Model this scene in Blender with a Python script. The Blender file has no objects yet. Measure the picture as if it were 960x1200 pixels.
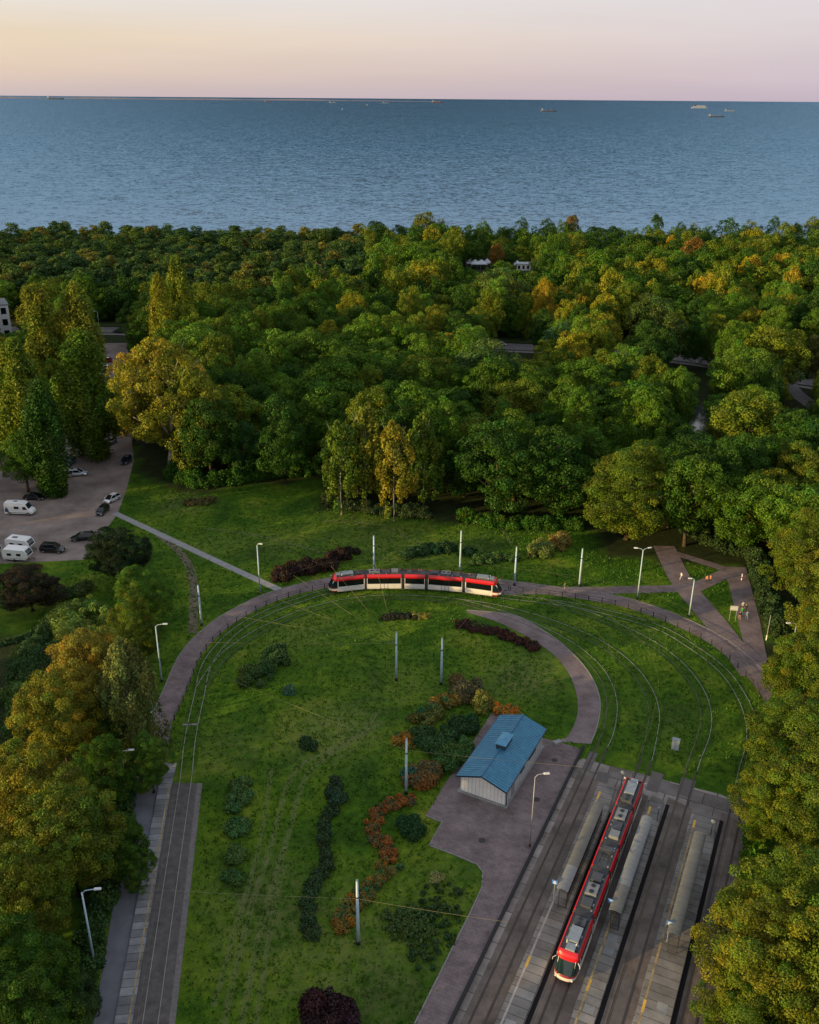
import bpy, bmesh, math, random
import numpy as np
from mathutils import Vector, Matrix

scene = bpy.context.scene
COL = scene.collection
rad = math.radians

# ------------------------------------------------------------------ camera model
CAM_H, PITCH, ROLL, FPX = 80.0, rad(23.8), rad(0.45), 1100.0
_f = np.array([0, math.cos(PITCH), -math.sin(PITCH)])
_r0 = np.array([1.0, 0, 0]); _u0 = np.array([0, math.sin(PITCH), math.cos(PITCH)])
_r = _r0 * math.cos(ROLL) + _u0 * math.sin(ROLL)
_u = -_r0 * math.sin(ROLL) + _u0 * math.cos(ROLL)
def at(px, py, z=0.0):
    d = _f + _r * (px - 480) / FPX + _u * (600 - py) / FPX
    t = (z - CAM_H) / d[2]
    return (float(d[0] * t), float(d[1] * t))
def at3(px, py, z=0.0):
    x, y = at(px, py, z); return (x, y, z)
def ats(pts, z=0.0): return [at(p[0], p[1], z) for p in pts]
def proj(x, y, z):
    v = np.array([x, y, z - CAM_H]); dz = float(v @ _f)
    return (480 + FPX * float(v @ _r) / dz, 600 - FPX * float(v @ _u) / dz, dz)
def height_for(x, y, py):
    lo, hi = 0.0, 45.0
    for _ in range(30):
        m = (lo + hi) / 2
        if proj(x, y, m)[1] > py: lo = m
        else: hi = m
    return lo

# station frame: n across the lanes, s along them
SD = (0.4246, 0.9054); ND = (0.9054, -0.4246)
SROT = math.atan2(SD[1], SD[0]) - math.pi / 2
def T(n, s): return (n * ND[0] + s * SD[0], n * ND[1] + s * SD[1])

# ------------------------------------------------------------------ materials
MATS = {}
def nodes_of(m):
    m.use_nodes = True
    return m.node_tree.nodes, m.node_tree.links
def mat(name, col, rough=0.6, metal=0.0, spec=0.5, var=0.0, scale=1.0, bump=0.0, bscale=None, coat=0.0, emit=None, coords='Object', stretch=None):
    if name in MATS: return MATS[name]
    m = bpy.data.materials.new(name); N, L = nodes_of(m)
    b = N['Principled BSDF']
    b.inputs['Base Color'].default_value = (*col, 1)
    b.inputs['Roughness'].default_value = rough
    b.inputs['Metallic'].default_value = metal
    b.inputs['Specular IOR Level'].default_value = spec
    b.inputs['Coat Weight'].default_value = coat
    if emit:
        b.inputs['Emission Color'].default_value = (*emit[0], 1); b.inputs['Emission Strength'].default_value = emit[1]
    if var or bump:
        tc = N.new('ShaderNodeTexCoord'); src = tc.outputs[coords]
        if stretch:
            mp = N.new('ShaderNodeMapping'); mp.inputs['Scale'].default_value = stretch; L.new(src, mp.inputs[0]); src = mp.outputs[0]
        nz = N.new('ShaderNodeTexNoise'); nz.inputs['Scale'].default_value = scale; nz.inputs['Detail'].default_value = 5
        nz.inputs['Roughness'].default_value = 0.65
        L.new(src, nz.inputs['Vector'])
        if var:
            rp = N.new('ShaderNodeValToRGB'); L.new(nz.outputs['Fac'], rp.inputs[0])
            rp.color_ramp.elements[0].position = 0.3; rp.color_ramp.elements[1].position = 0.72
            rp.color_ramp.elements[0].color = (*[c * (1 - var) for c in col], 1)
            rp.color_ramp.elements[1].color = (*[min(1, c * (1 + var)) for c in col], 1)
            L.new(rp.outputs[0], b.inputs['Base Color'])
        if bump:
            n2 = N.new('ShaderNodeTexNoise'); n2.inputs['Scale'].default_value = bscale or scale * 3; n2.inputs['Detail'].default_value = 3
            L.new(src, n2.inputs['Vector'])
            bp = N.new('ShaderNodeBump'); bp.inputs['Strength'].default_value = bump; bp.inputs['Distance'].default_value = 0.05
            L.new(n2.outputs['Fac'], bp.inputs['Height']); L.new(bp.outputs[0], b.inputs['Normal'])
    MATS[name] = m; return m

# ------------------------------------------------------------------ object helpers
def tag(o, label=None, cat=None, group=None, kind=None):
    if label: o['label'] = label
    if cat: o['category'] = cat
    if group: o['group'] = group
    if kind: o['kind'] = kind
    return o
def empty(name, loc=(0, 0, 0), rz=0.0, label=None, cat=None, group=None):
    o = bpy.data.objects.new(name, None); COL.objects.link(o)
    o.location = loc; o.rotation_euler = (0, 0, rz)
    o.empty_display_size = 0.3
    return tag(o, label, cat, group)
class MB:
    def __init__(s): s.v = []; s.f = []; s.mi = []
    def poly(s, pts, m=0):
        b = len(s.v); s.v += [tuple(p) for p in pts]; s.f.append(tuple(range(b, b + len(pts)))); s.mi.append(m)
    def box(s, c, d, rz=0.0, m=0, taper=(1, 1)):
        b = len(s.v); cs, sn = math.cos(rz), math.sin(rz)
        for z in (-1, 1):
            tx, ty = taper if z > 0 else (1, 1)
            for x, y in ((-1, -1), (1, -1), (1, 1), (-1, 1)):
                lx, ly = x * d[0] / 2 * tx, y * d[1] / 2 * ty
                s.v.append((c[0] + lx * cs - ly * sn, c[1] + lx * sn + ly * cs, c[2] + z * d[2] / 2))
        for q in ((3, 2, 1, 0), (4, 5, 6, 7), (0, 1, 5, 4), (1, 2, 6, 5), (2, 3, 7, 6), (3, 0, 4, 7)):
            s.f.append(tuple(b + i for i in q)); s.mi.append(m)
    def tube(s, pts, r, n=6, m=0, cap=True):
        pts = [Vector(p) for p in pts]; rs = r if isinstance(r, (list, tuple)) else [r] * len(pts)
        b = len(s.v); up = Vector((0, 0, 1))
        for i, p in enumerate(pts):
            d = (pts[min(i + 1, len(pts) - 1)] - pts[max(i - 1, 0)]).normalized()
            a = d.cross(up)
            if a.length < 1e-3: a = d.cross(Vector((0, 1, 0)))
            a.normalize(); c = d.cross(a).normalized()
            for k in range(n):
                t = 2 * math.pi * k / n
                s.v.append(tuple(p + (a * math.cos(t) + c * math.sin(t)) * rs[i]))
        for i in range(len(pts) - 1):
            for k in range(n):
                k2 = (k + 1) % n
                s.f.append((b + i * n + k, b + i * n + k2, b + (i + 1) * n + k2, b + (i + 1) * n + k)); s.mi.append(m)
        if cap:
            s.f.append(tuple(b + k for k in range(n))[::-1]); s.mi.append(m)
            e = b + (len(pts) - 1) * n
            s.f.append(tuple(e + k for k in range(n))); s.mi.append(m)
    def prism(s, prof, x0, x1, m=0):
        """closed profile of (y,z) swept along x"""
        b = len(s.v); n = len(prof)
        for x in (x0, x1):
            for (y, z) in prof: s.v.append((x, y, z))
        for k in range(n):
            k2 = (k + 1) % n
            s.f.append((b + k, b + k2, b + n + k2, b + n + k)); s.mi.append(m)
        s.f.append(tuple(b + k for k in range(n))[::-1]); s.mi.append(m)
        s.f.append(tuple(b + n + k for k in range(n))); s.mi.append(m)
    def grid(s, rows, m=0, close=False):
        b = len(s.v); w = len(rows[0])
        for r_ in rows: s.v += [tuple(p) for p in r_]
        for i in range(len(rows) - 1):
            for k in range(w if close else w - 1):
                k2 = (k + 1) % w
                s.f.append((b + i * w + k, b + i * w + k2, b + (i + 1) * w + k2, b + (i + 1) * w + k)); s.mi.append(m)
    def build(s, name, mats, parent=None, smooth=False, bevel=0.0, fixn=True, xf=None):
        me = bpy.data.meshes.new(name)
        vs = s.v if xf is None else [tuple(xf @ Vector(v)) for v in s.v]
        me.from_pydata(vs, [], s.f)
        if not isinstance(mats, (list, tuple)): mats = [mats]
        for mm in mats: me.materials.append(mm)
        me.polygons.foreach_set('material_index', s.mi)
        if bevel or fixn:
            bm = bmesh.new(); bm.from_mesh(me)
            if fixn: bmesh.ops.recalc_face_normals(bm, faces=bm.faces)
            if bevel:
                es = [e for e in bm.edges if len(e.link_faces) == 2 and e.calc_face_angle(0) > 0.5]
                bmesh.ops.bevel(bm, geom=es, offset=bevel, segments=2, affect='EDGES', profile=0.6)
            bm.to_mesh(me); bm.free()
        if smooth: me.polygons.foreach_set('use_smooth', [True] * len(me.polygons))
        me.update()
        o = bpy.data.objects.new(name, me); COL.objects.link(o)
        if parent is not None: o.parent = parent
        return o
def copy_tree(root, label=None, loc=None, rz=None):
    c = root.copy(); COL.objects.link(c)
    if label: c['label'] = label
    if loc is not None: c.location = loc
    if rz is not None: c.rotation_euler = (0, 0, rz)
    for ch in list(root.children):
        k = ch.copy(); COL.objects.link(k); k.parent = c
        for g in list(ch.children):
            q = g.copy(); COL.objects.link(q); q.parent = k
    return c
def catmull(pts, step=1.0):
    P = [np.array(p, float) for p in pts]
    P = [2 * P[0] - P[1]] + P + [2 * P[-1] - P[-2]]
    out = []
    for i in range(1, len(P) - 2):
        n = max(2, int(np.linalg.norm(P[i + 1] - P[i]) / step))
        for k in range(n):
            t = k / n
            out.append(0.5 * ((2 * P[i]) + (-P[i - 1] + P[i + 1]) * t + (2 * P[i - 1] - 5 * P[i] + 4 * P[i + 1] - P[i + 2]) * t * t + (-P[i - 1] + 3 * P[i] - 3 * P[i + 1] + P[i + 2]) * t ** 3))
    out.append(P[-2]); return [tuple(map(float, p)) for p in out]
def offset(line, d):
    out = []
    for i, p in enumerate(line):
        a = line[max(i - 1, 0)]; b = line[min(i + 1, len(line) - 1)]
        dx, dy = b[0] - a[0], b[1] - a[1]; l = math.hypot(dx, dy) or 1
        out.append((p[0] + dy / l * d, p[1] - dx / l * d))
    return out
def ribbon(name, line, w, z, material, kind='structure', thick=0.0, w2=None):
    L_, R_ = offset(line, -w / 2), offset(line, (w2 if w2 is not None else w) / 2)
    m = MB()
    if thick:
        m.grid([[(a[0], a[1], z - thick), (a[0], a[1], z), (b[0], b[1], z), (b[0], b[1], z - thick)] for a, b in zip(L_, R_)])
    else:
        m.grid([[(a[0], a[1], z), (b[0], b[1], z)] for a, b in zip(L_, R_)])
    o = m.build(name, material)
    if kind: o['kind'] = kind
    return o
def sheet(name, pts, z, material, kind='structure', thick=0.0):
    m = MB(); n = len(pts)
    m.poly([(p[0], p[1], z) for p in pts])
    if thick:
        for i in range(n):
            a, b = pts[i], pts[(i + 1) % n]
            m.poly([(a[0], a[1], z - thick), (b[0], b[1], z - thick), (b[0], b[1], z), (a[0], a[1], z)])
    o = m.build(name, material)
    bm = bmesh.new(); bm.from_mesh(o.data); bmesh.ops.triangulate(bm, faces=[f for f in bm.faces if len(f.verts) > 4]); bm.to_mesh(o.data); bm.free()
    if o.data.polygons[0].normal.z < 0 and not thick: o.data.flip_normals()
    if kind: o['kind'] = kind
    return o
def inside(p, poly):
    x, y = p; c = False; n = len(poly); j = n - 1
    for i in range(n):
        xi, yi = poly[i]; xj, yj = poly[j]
        if (yi > y) != (yj > y) and x < (xj - xi) * (y - yi) / (yj - yi) + xi: c = not c
        j = i
    return c
def dist_line(p, line):
    best = 1e9
    for a, b in zip(line[:-1], line[1:]):
        dx, dy = b[0] - a[0], b[1] - a[1]; l2 = dx * dx + dy * dy or 1e-9
        t = max(0, min(1, ((p[0] - a[0]) * dx + (p[1] - a[1]) * dy) / l2))
        best = min(best, math.hypot(p[0] - a[0] - t * dx, p[1] - a[1] - t * dy))
    return best

# ------------------------------------------------------------------ camera, light, sky
cam = bpy.data.cameras.new('camera'); co = bpy.data.objects.new('camera', cam); COL.objects.link(co)
M = Matrix(((_r[0], _u[0], -_f[0], 0), (_r[1], _u[1], -_f[1], 0), (_r[2], _u[2], -_f[2], CAM_H), (0, 0, 0, 1)))
co.matrix_world = M
cam.sensor_fit = 'VERTICAL'; cam.sensor_height = 24; cam.lens = FPX / 1200 * 24
cam.clip_start = 0.5; cam.clip_end = 400000
scene.camera = co

SUN_EL = rad(9)
sun_vec = Vector((-0.90, -0.44, 0)).normalized() * math.cos(SUN_EL); sun_vec.z = math.sin(SUN_EL)
sl = bpy.data.lights.new('sun', 'SUN'); sl.energy = SUN_E = 5.0; sl.angle = rad(0.6); sl.color = (1.0, 0.70, 0.30)
so = bpy.data.objects.new('sun', sl); COL.objects.link(so)
so.rotation_euler = sun_vec.to_track_quat('Z', 'Y').to_euler(); so.location = (-200, -100, 150)

w = bpy.data.worlds.new('World'); scene.world = w; w.use_nodes = True
N, L = w.node_tree.nodes, w.node_tree.links
bg = N['Background']
sky = N.new('ShaderNodeTexSky'); sky.sky_type = 'NISHITA'; sky.sun_disc = False
sky.sun_elevation = SUN_EL; sky.sun_rotation = math.atan2(sun_vec.x, sun_vec.y)
sky.altitude = 80; sky.air_density = 1.0; sky.dust_density = 1.5; sky.ozone_density = 2.0
tc = N.new('ShaderNodeTexCoord'); sp = N.new('ShaderNodeSeparateXYZ'); L.new(tc.outputs['Generated'], sp.inputs[0])
def ramp(src, stops):
    r_ = N.new('ShaderNodeValToRGB'); L.new(src, r_.inputs[0]); e = r_.color_ramp.elements
    e[0].position = stops[0][0]; e[0].color = (*stops[0][1], 1); e[1].position = stops[-1][0]; e[1].color = (*stops[-1][1], 1)
    for p, c in stops[1:-1]:
        q = e.new(p); q.color = (*c, 1)
    return r_
def srgb(r_, g, b): return tuple(((c / 255 + 0.055) / 1.055) ** 2.4 for c in (r_, g, b))
def sk(*a): return tuple(c * 0.77 for c in srgb(*a))
warm = ramp(sp.outputs['Z'], [(0.0, sk(208, 190, 190)), (0.02, sk(226, 203, 182)), (0.05, sk(238, 217, 186)), (0.085, sk(236, 230, 222)), (0.2, srgb(214, 208, 204)), (0.5, srgb(194, 196, 202)), (1.0, srgb(176, 184, 200))])
cool = ramp(sp.outputs['Z'], [(0.0, sk(196, 180, 194)), (0.02, sk(206, 191, 202)), (0.05, sk(216, 204, 210)), (0.085, sk(222, 214, 218)), (0.2, srgb(200, 198, 204)), (0.5, srgb(190, 194, 204)), (1.0, srgb(176, 184, 200))])
mr = N.new('ShaderNodeMapRange'); mr.inputs['From Min'].default_value = -0.45; mr.inputs['From Max'].default_value = 0.4
L.new(sp.outputs['X'], mr.inputs['Value'])
mx = N.new('ShaderNodeMix'); mx.data_type = 'RGBA'; L.new(mr.outputs[0], mx.inputs['Factor']); L.new(warm.outputs[0], mx.inputs['A']); L.new(cool.outputs[0], mx.inputs['B'])
sc = N.new('ShaderNodeVectorMath'); sc.operation = 'SCALE'; L.new(mx.outputs['Result'], sc.inputs[0]); sc.inputs['Scale'].default_value = 9.0
ns = N.new('ShaderNodeVectorMath'); ns.operation = 'SCALE'; L.new(sky.outputs[0], ns.inputs[0]); ns.inputs['Scale'].default_value = 0.05
ad = N.new('ShaderNodeVectorMath'); ad.operation = 'ADD'; cmp_ = N.new('ShaderNodeMapping'); cmp_.inputs['Scale'].default_value = (1, 1, 14); L.new(tc.outputs['Generated'], cmp_.inputs[0])
cn = N.new('ShaderNodeTexNoise'); cn.inputs['Scale'].default_value = 2.2; cn.inputs['Detail'].default_value = 6; L.new(cmp_.outputs[0], cn.inputs['Vector'])
cr = N.new('ShaderNodeMapRange'); cr.inputs['From Min'].default_value = .3; cr.inputs['From Max'].default_value = .7; cr.inputs['To Min'].default_value = .955; cr.inputs['To Max'].default_value = 1.045; L.new(cn.outputs['Fac'], cr.inputs['Value'])
cs = N.new('ShaderNodeVectorMath'); cs.operation = 'SCALE'; L.new(sc.outputs[0], cs.inputs[0]); L.new(cr.outputs[0], cs.inputs['Scale']); L.new(cs.outputs[0], ad.inputs[0]); L.new(ns.outputs[0], ad.inputs[1])
L.new(ad.outputs[0], bg.inputs['Color']); bg.inputs['Strength'].default_value = 0.1

scene.view_settings.view_transform = 'Standard'; scene.view_settings.look = 'None'
scene.view_settings.exposure = 0.50; scene.view_settings.gamma = 1.0
scene.cycles.max_bounces = 5; scene.cycles.diffuse_bounces = 1; scene.cycles.glossy_bounces = 3; scene.cycles.transparent_max_bounces = 4
scene.cycles.transmission_bounces = 3; scene.cycles.sample_clamp_indirect = 4.0
# ------------------------------------------------------------------ ground layout
LOOP_PATH = [(-35.9, 99), (-34.6, 108), (-34.3, 116.1), (-34.2, 124), (-32.9, 130.2), (-29.7, 137.1), (-23.7, 144.2), (-14.8, 149.4), (-6, 151.2), (6, 151.2), (17, 149.3), (24.3, 147.4), (31.7, 145.5), (38.6, 142.5), (44.7, 137.4), (49.9, 130.7), (52.6, 122.8), (53.6, 115), (53.2, 106), (51, 98)]
TRK = {
 'D': [(-22.0, 45), (-24.05, 61.4), (-26.2, 78.4), (-28.3, 95.5), (-29.6, 104.4), (-30.5, 114.8), (-31.0, 122.3), (-29.7, 129), (-27.2, 134.6), (-22.9, 139.8), (-19, 143), (-14.3, 146.1), (-5.9, 147.9), (6, 147.5), (16.5, 145.0), (24, 143.2), (31, 141), (41, 135), (45.8, 128), (48.3, 121.8), (48.9, 116), (48.5, 110.3), (46.9, 104.5), T(-2, 108.5), T(-2, 104), T(-2, 92), T(-2, 40)],
 'C': [(24, 143.2), (28, 140.8), (32.5, 137.3), (37.2, 132.4), (40.4, 127.6), (42.4, 122.2), (43.1, 116.2), (42.5, 110.9), (40.8, 106), T(-8.3, 107.5), T(-8.3, 102), T(-8.3, 92), T(-8.3, 40)],
 'B': [(-30.6, 116.5), (-29.9, 121), (-28.4, 126), (-25.6, 131), (-22.0, 135.2), (-17, 139.6), (-11.5, 142.6), (-5.5, 144.2), (2, 144.2), (9, 143), (16, 140.8), (23, 136.8), (29, 131.7), (32.5, 127), (34.7, 121.6), (35.5, 116), (35.1, 110.9), (33.6, 106), T(-14.1, 104.5), T(-14.1, 100), T(-14.1, 92), T(-14.1, 40)],
 'A': [(9, 143), (15, 139.6), (20, 135.8), (24.6, 131), (28, 125.5), (29.6, 120), (29.6, 113.7), (28.0, 107.3), T(-20.1, 104), T(-20.1, 100), T(-20.1, 92), T(-20.1, 40)],
}
TRL = {k: catmull(v, 0.8) for k, v in TRK.items()}
loop_line = catmull(LOOP_PATH, 1.2)
MEADOW_EDGE = [(-400, 600), (0, 545), (60, 520), (75, 500), (118, 470), (152, 480), (160, 555), (200, 578), (235, 582), (300, 570), (372, 566), (380, 600), (480, 610), (560, 618), (690, 628), (700, 655), (780, 663), (870, 668), (884, 700), (900, 745), (960, 760), (1400, 800)]
def edge_y(px):
    for a, b in zip(MEADOW_EDGE[:-1], MEADOW_EDGE[1:]):
        if a[0] <= px <= b[0]: return a[1] + (b[1] - a[1]) * (px - a[0]) / (b[0] - a[0])
    return 700
LOT = ats([(-160, 560), (-20, 545), (55, 515), (90, 490), (110, 455), (122, 425), (118, 402), (172, 402), (168, 430), (150, 470), (153, 505), (157, 540), (148, 575), (138, 602), (98, 656), (-160, 668)])
ROAD = catmull(ats([(-420, 384), (-120, 386), (100, 386), (260, 390), (420, 398), (600, 406), (720, 412), (820, 422), (880, 434), (940, 446), (990, 452), (1100, 458), (1400, 455)]), 6)

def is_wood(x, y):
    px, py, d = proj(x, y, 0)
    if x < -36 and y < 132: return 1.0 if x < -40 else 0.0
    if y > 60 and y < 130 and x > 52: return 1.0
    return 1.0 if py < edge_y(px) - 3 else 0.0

# ground sheet, shore and sea
def axis(lo, hi, fine_lo, fine_hi, fine, coarse):
    a = []; v = lo
    while v < hi:
        a.append(v); v += fine if fine_lo <= v < fine_hi else coarse
    a.append(hi); return a
gx = axis(-1500, 1500, -180, 180, 3.0, 60); gy = axis(-300, 690, 40, 330, 3.0, 12)
gm = MB(); SHORE = 588
def gz(x, y): return 0.0 if y < SHORE - 45 else -3.2 * min(1, (y - SHORE + 45) / 60.0)
gm.grid([[(x, y, gz(x, y)) for x in gx] for y in gy])
m = bpy.data.materials.new('grass_ground'); N, L = nodes_of(m); b = N['Principled BSDF']
b.inputs['Roughness'].default_value = 0.9; b.inputs['Specular IOR Level'].default_value = 0.15
tc = N.new('ShaderNodeTexCoord'); at_ = N.new('ShaderNodeAttribute'); at_.attribute_name = 'wood'
sand = N.new('ShaderNodeAttribute'); sand.attribute_name = 'sand'
def nz(scale, det=5, ro=0.6, vec=None, dist=0.0):
    n_ = N.new('ShaderNodeTexNoise'); n_.inputs['Scale'].default_value = scale; n_.inputs['Detail'].default_value = det; n_.inputs['Roughness'].default_value = ro
    n_.inputs['Distortion'].default_value = dist
    L.new(vec or tc.outputs['Object'], n_.inputs['Vector']); return n_
def rp(src, stops):
    r_ = N.new('ShaderNodeValToRGB'); L.new(src, r_.inputs[0]); e = r_.color_ramp.elements
    e[0].position = stops[0][0]; e[0].color = (*stops[0][1], 1); e[1].position = stops[-1][0]; e[1].color = (*stops[-1][1], 1)
    for p, c in stops[1:-1]:
        q = e.new(p); q.color = (*c, 1)
    return r_.outputs[0]
def mix(fac, A, B, mode='MIX'):
    x_ = N.new('ShaderNodeMix'); x_.data_type = 'RGBA'; x_.blend_type = mode
    if isinstance(fac, float): x_.inputs['Factor'].default_value = fac
    else: L.new(fac, x_.inputs['Factor'])
    for nm, v in (('A', A), ('B', B)):
        if isinstance(v, tuple): x_.inputs[nm].default_value = (*v, 1)
        else: L.new(v, x_.inputs[nm])
    return x_.outputs['Result']
g1 = rp(nz(0.09, 6, 0.62, dist=0.6).outputs['Fac'], [(0.32, (0.018, 0.058, 0.003)), (0.45, (0.044, 0.112, 0.004)), (0.57, (0.088, 0.158, 0.007)), (0.70, (0.150, 0.188, 0.020))])
g2 = rp(nz(0.9, 5, 0.7).outputs['Fac'], [(0.3, (0.55, 0.6, 0.5)), (0.7, (1.45, 1.35, 1.3))])
gg = mix(1.0, g1, g2, 'MULTIPLY')
g3 = rp(nz(5.0, 4, 0.75).outputs['Fac'], [(0.3, (0.75, 0.77, 0.75)), (0.7, (1.25, 1.23, 1.2))])
gg = mix(1.0, gg, g3, 'MULTIPLY')
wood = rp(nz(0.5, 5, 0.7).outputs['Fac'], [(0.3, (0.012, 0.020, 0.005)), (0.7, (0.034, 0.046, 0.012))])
dry = N.new('ShaderNodeAttribute'); dry.attribute_name = 'dry'
dn = N.new('ShaderNodeMath'); dn.operation = 'MULTIPLY'; L.new(dry.outputs['Fac'], dn.inputs[0]); L.new(rp(nz(0.7, 6, 0.75).outputs['Fac'], [(0.38, (0, 0, 0)), (0.68, (1, 1, 1))]), dn.inputs[1])
gg = mix(dn.outputs[0], gg, (0.17, 0.18, 0.055))
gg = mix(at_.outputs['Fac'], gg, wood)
gg = mix(sand.outputs['Fac'], gg, (0.34, 0.29, 0.21))
L.new(gg, b.inputs['Base Color'])
bp = N.new('ShaderNodeBump'); bp.inputs['Strength'].default_value = 0.9; bp.inputs['Distance'].default_value = 0.35
bn = nz(2.2, 6, 0.75); L.new(bn.outputs['Fac'], bp.inputs['Height']); L.new(bp.outputs[0], b.inputs['Normal'])
GRASS = m; MATS['grass'] = m
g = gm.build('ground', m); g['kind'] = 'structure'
DRY = [(*at(a, b_), r1, k_) for a, b_, r1, k_ in ((620, 790, 5, 1.2), (600, 800, 4, .7), (380, 865, 6, .8), (400, 850, 5, .8), (214, 590, 6, 1.0), (420, 615, 9, .7), (470, 645, 9, .7), (330, 640, 7, .6), (420, 1140, 9, .8), (300, 1060, 7, .7), (470, 800, 6, .5), (350, 740, 7, .5), (640, 745, 5, .6), (760, 740, 6, .4), (260, 880, 5, .6), (780, 850, 6, .4), (250, 640, 6, .5), (560, 640, 7, .5), (530, 1040, 5, .4))]
ad_ = g.data.attributes.new('dry', 'FLOAT', 'POINT')
aw = g.data.attributes.new('wood', 'FLOAT', 'POINT'); asn = g.data.attributes.new('sand', 'FLOAT', 'POINT')
vw, vs_ = [], []
for v in g.data.vertices:
    x, y = v.co.x, v.co.y
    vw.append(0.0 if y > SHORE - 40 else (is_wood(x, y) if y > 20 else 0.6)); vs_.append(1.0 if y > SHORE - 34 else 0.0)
ad_.data.foreach_set('value', [min(1.0, sum(k_ * math.exp(-((v.co.x - a) ** 2 + (v.co.y - b_) ** 2) / (r1 * r1)) for a, b_, r1, k_ in DRY)) if v.co.y < 260 else 0.0 for v in g.data.vertices])
aw.data.foreach_set('value', vw); asn.data.foreach_set('value', vs_)

# sea
m = bpy.data.materials.new('sea_water'); N, L = nodes_of(m); N.remove(N['Principled BSDF'])
tc = N.new('ShaderNodeTexCoord')
mp = N.new('ShaderNodeMapping'); mp.inputs['Scale'].default_value = (0.62, 1.0, 1.0); mp.inputs['Rotation'].default_value = (0, 0, rad(-12)); L.new(tc.outputs['Object'], mp.inputs[0])
def vm(op, a, b_=None, sc_=None):
    v_ = N.new('ShaderNodeVectorMath'); v_.operation = op; L.new(a, v_.inputs[0])
    if b_ is not None:
        if isinstance(b_, tuple): v_.inputs[1].default_value = b_
        else: L.new(b_, v_.inputs[1])
    if sc_ is not None: v_.inputs['Scale'].default_value = sc_
    return v_.outputs[0]
# facet slopes of the waves at three wavelengths, taken straight from noise so they hold at any distance
acc = None
for scale_, amp in ((0.75, 0.7), (0.27, 0.75), (0.075, 0.3)):
    n_ = nz(scale_, 2, 0.55, mp.outputs[0], 0.3); v_ = vm('SCALE', vm('SUBTRACT', n_.outputs['Color'], (0.5, 0.5, 0.5)), None, amp)
    acc = v_ if acc is None else vm('ADD', acc, v_)
slope = vm('MULTIPLY', acc, (1.0, 1.35, 0.0))
sx = N.new('ShaderNodeSeparateXYZ'); L.new(tc.outputs['Object'], sx.inputs[0])
# far out only the steep faces turned to the viewer stay visible between the crests, so the mean facet leans more with distance
iv = N.new('ShaderNodeMath'); iv.operation = 'DIVIDE'; iv.inputs[0].default_value = 560; L.new(sx.outputs['Y'], iv.inputs[1])
ln = N.new('ShaderNodeMapRange'); ln.inputs['From Min'].default_value = 1.0; ln.inputs['From Max'].default_value = 0.0; ln.inputs['To Min'].default_value = -0.56; ln.inputs['To Max'].default_value = -0.98; L.new(iv.outputs[0], ln.inputs['Value'])
cb2 = N.new('ShaderNodeCombineXYZ'); cb2.inputs['Z'].default_value = 1.0; L.new(ln.outputs[0], cb2.inputs['Y'])
nrm = vm('NORMALIZE', vm('ADD', slope, cb2.outputs[0]))
h3 = nz(0.0016, 5, 0.6, mp.outputs[0])
dp = N.new('ShaderNodeMapRange'); dp.inputs['From Min'].default_value = 560; dp.inputs['From Max'].default_value = 3600; L.new(sx.outputs['Y'], dp.inputs['Value'])
deep = rp(dp.outputs[0], [(0.0, (0.090, 0.098, 0.122)), (0.10, (0.034, 0.056, 0.080)), (0.4, (0.006, 0.032, 0.060)), (1.0, (0.002, 0.020, 0.042))])
vr = rp(h3.outputs['Fac'], [(0.35, (0.75, 0.80, 0.85)), (0.65, (1.2, 1.15, 1.1))]); body = mix(1.0, deep, vr, 'MULTIPLY')
df = N.new('ShaderNodeBsdfDiffuse'); L.new(body, df.inputs[0])
gl = N.new('ShaderNodeBsdfGlossy'); gl.inputs['Roughness'].default_value = 0.10; gl.inputs['Color'].default_value = (.52, .80, .96, 1); L.new(nrm, gl.inputs['Normal'])
fr_ = N.new('ShaderNodeFresnel'); fr_.inputs['IOR'].default_value = 1.33; L.new(nrm, fr_.inputs['Normal'])
fm = N.new('ShaderNodeMapRange'); fm.inputs['From Max'].default_value = 1.0; fm.inputs['To Min'].default_value = 0.0; fm.inputs['To Max'].default_value = 0.50; L.new(fr_.outputs[0], fm.inputs['Value'])
ms = N.new('ShaderNodeMixShader'); L.new(fm.outputs[0], ms.inputs[0]); L.new(df.outputs[0], ms.inputs[1]); L.new(gl.outputs[0], ms.inputs[2]); L.new(ms.outputs[0], N['Material Output'].inputs[0])
s = MB(); s.grid([[(x, y, -2.0) for x in (-150000, -20000, -3000, 0, 3000, 20000, 150000)] for y in (SHORE - 18, 1200, 3000, 9000, 30000, 120000)])
SEA = s.build('sea', m); SEA['kind'] = 'structure'

# far shore strip on the horizon
lm = MB(); D = 26000
xs = np.linspace(-17000, 700, 60); rr = random.Random(3)
top = [max(4, (16 + 20 * math.sin(i * .37) ** 2 + rr.uniform(-4, 4)) * min(1, (700 - x) / 3500)) for i, x in enumerate(xs)]
lm.grid([[(x, D, -3) for x in xs], [(x, D + 60, t) for x, t in zip(xs, top)], [(x, D + 900, t * .9) for x, t in zip(xs, top)], [(x, D + 1500, -3) for x in xs]])
o = lm.build('distant_land', mat('distant_land', (0.13, 0.13, 0.17), 1.0, var=0.2, scale=0.002)); o['kind'] = 'structure'

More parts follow.
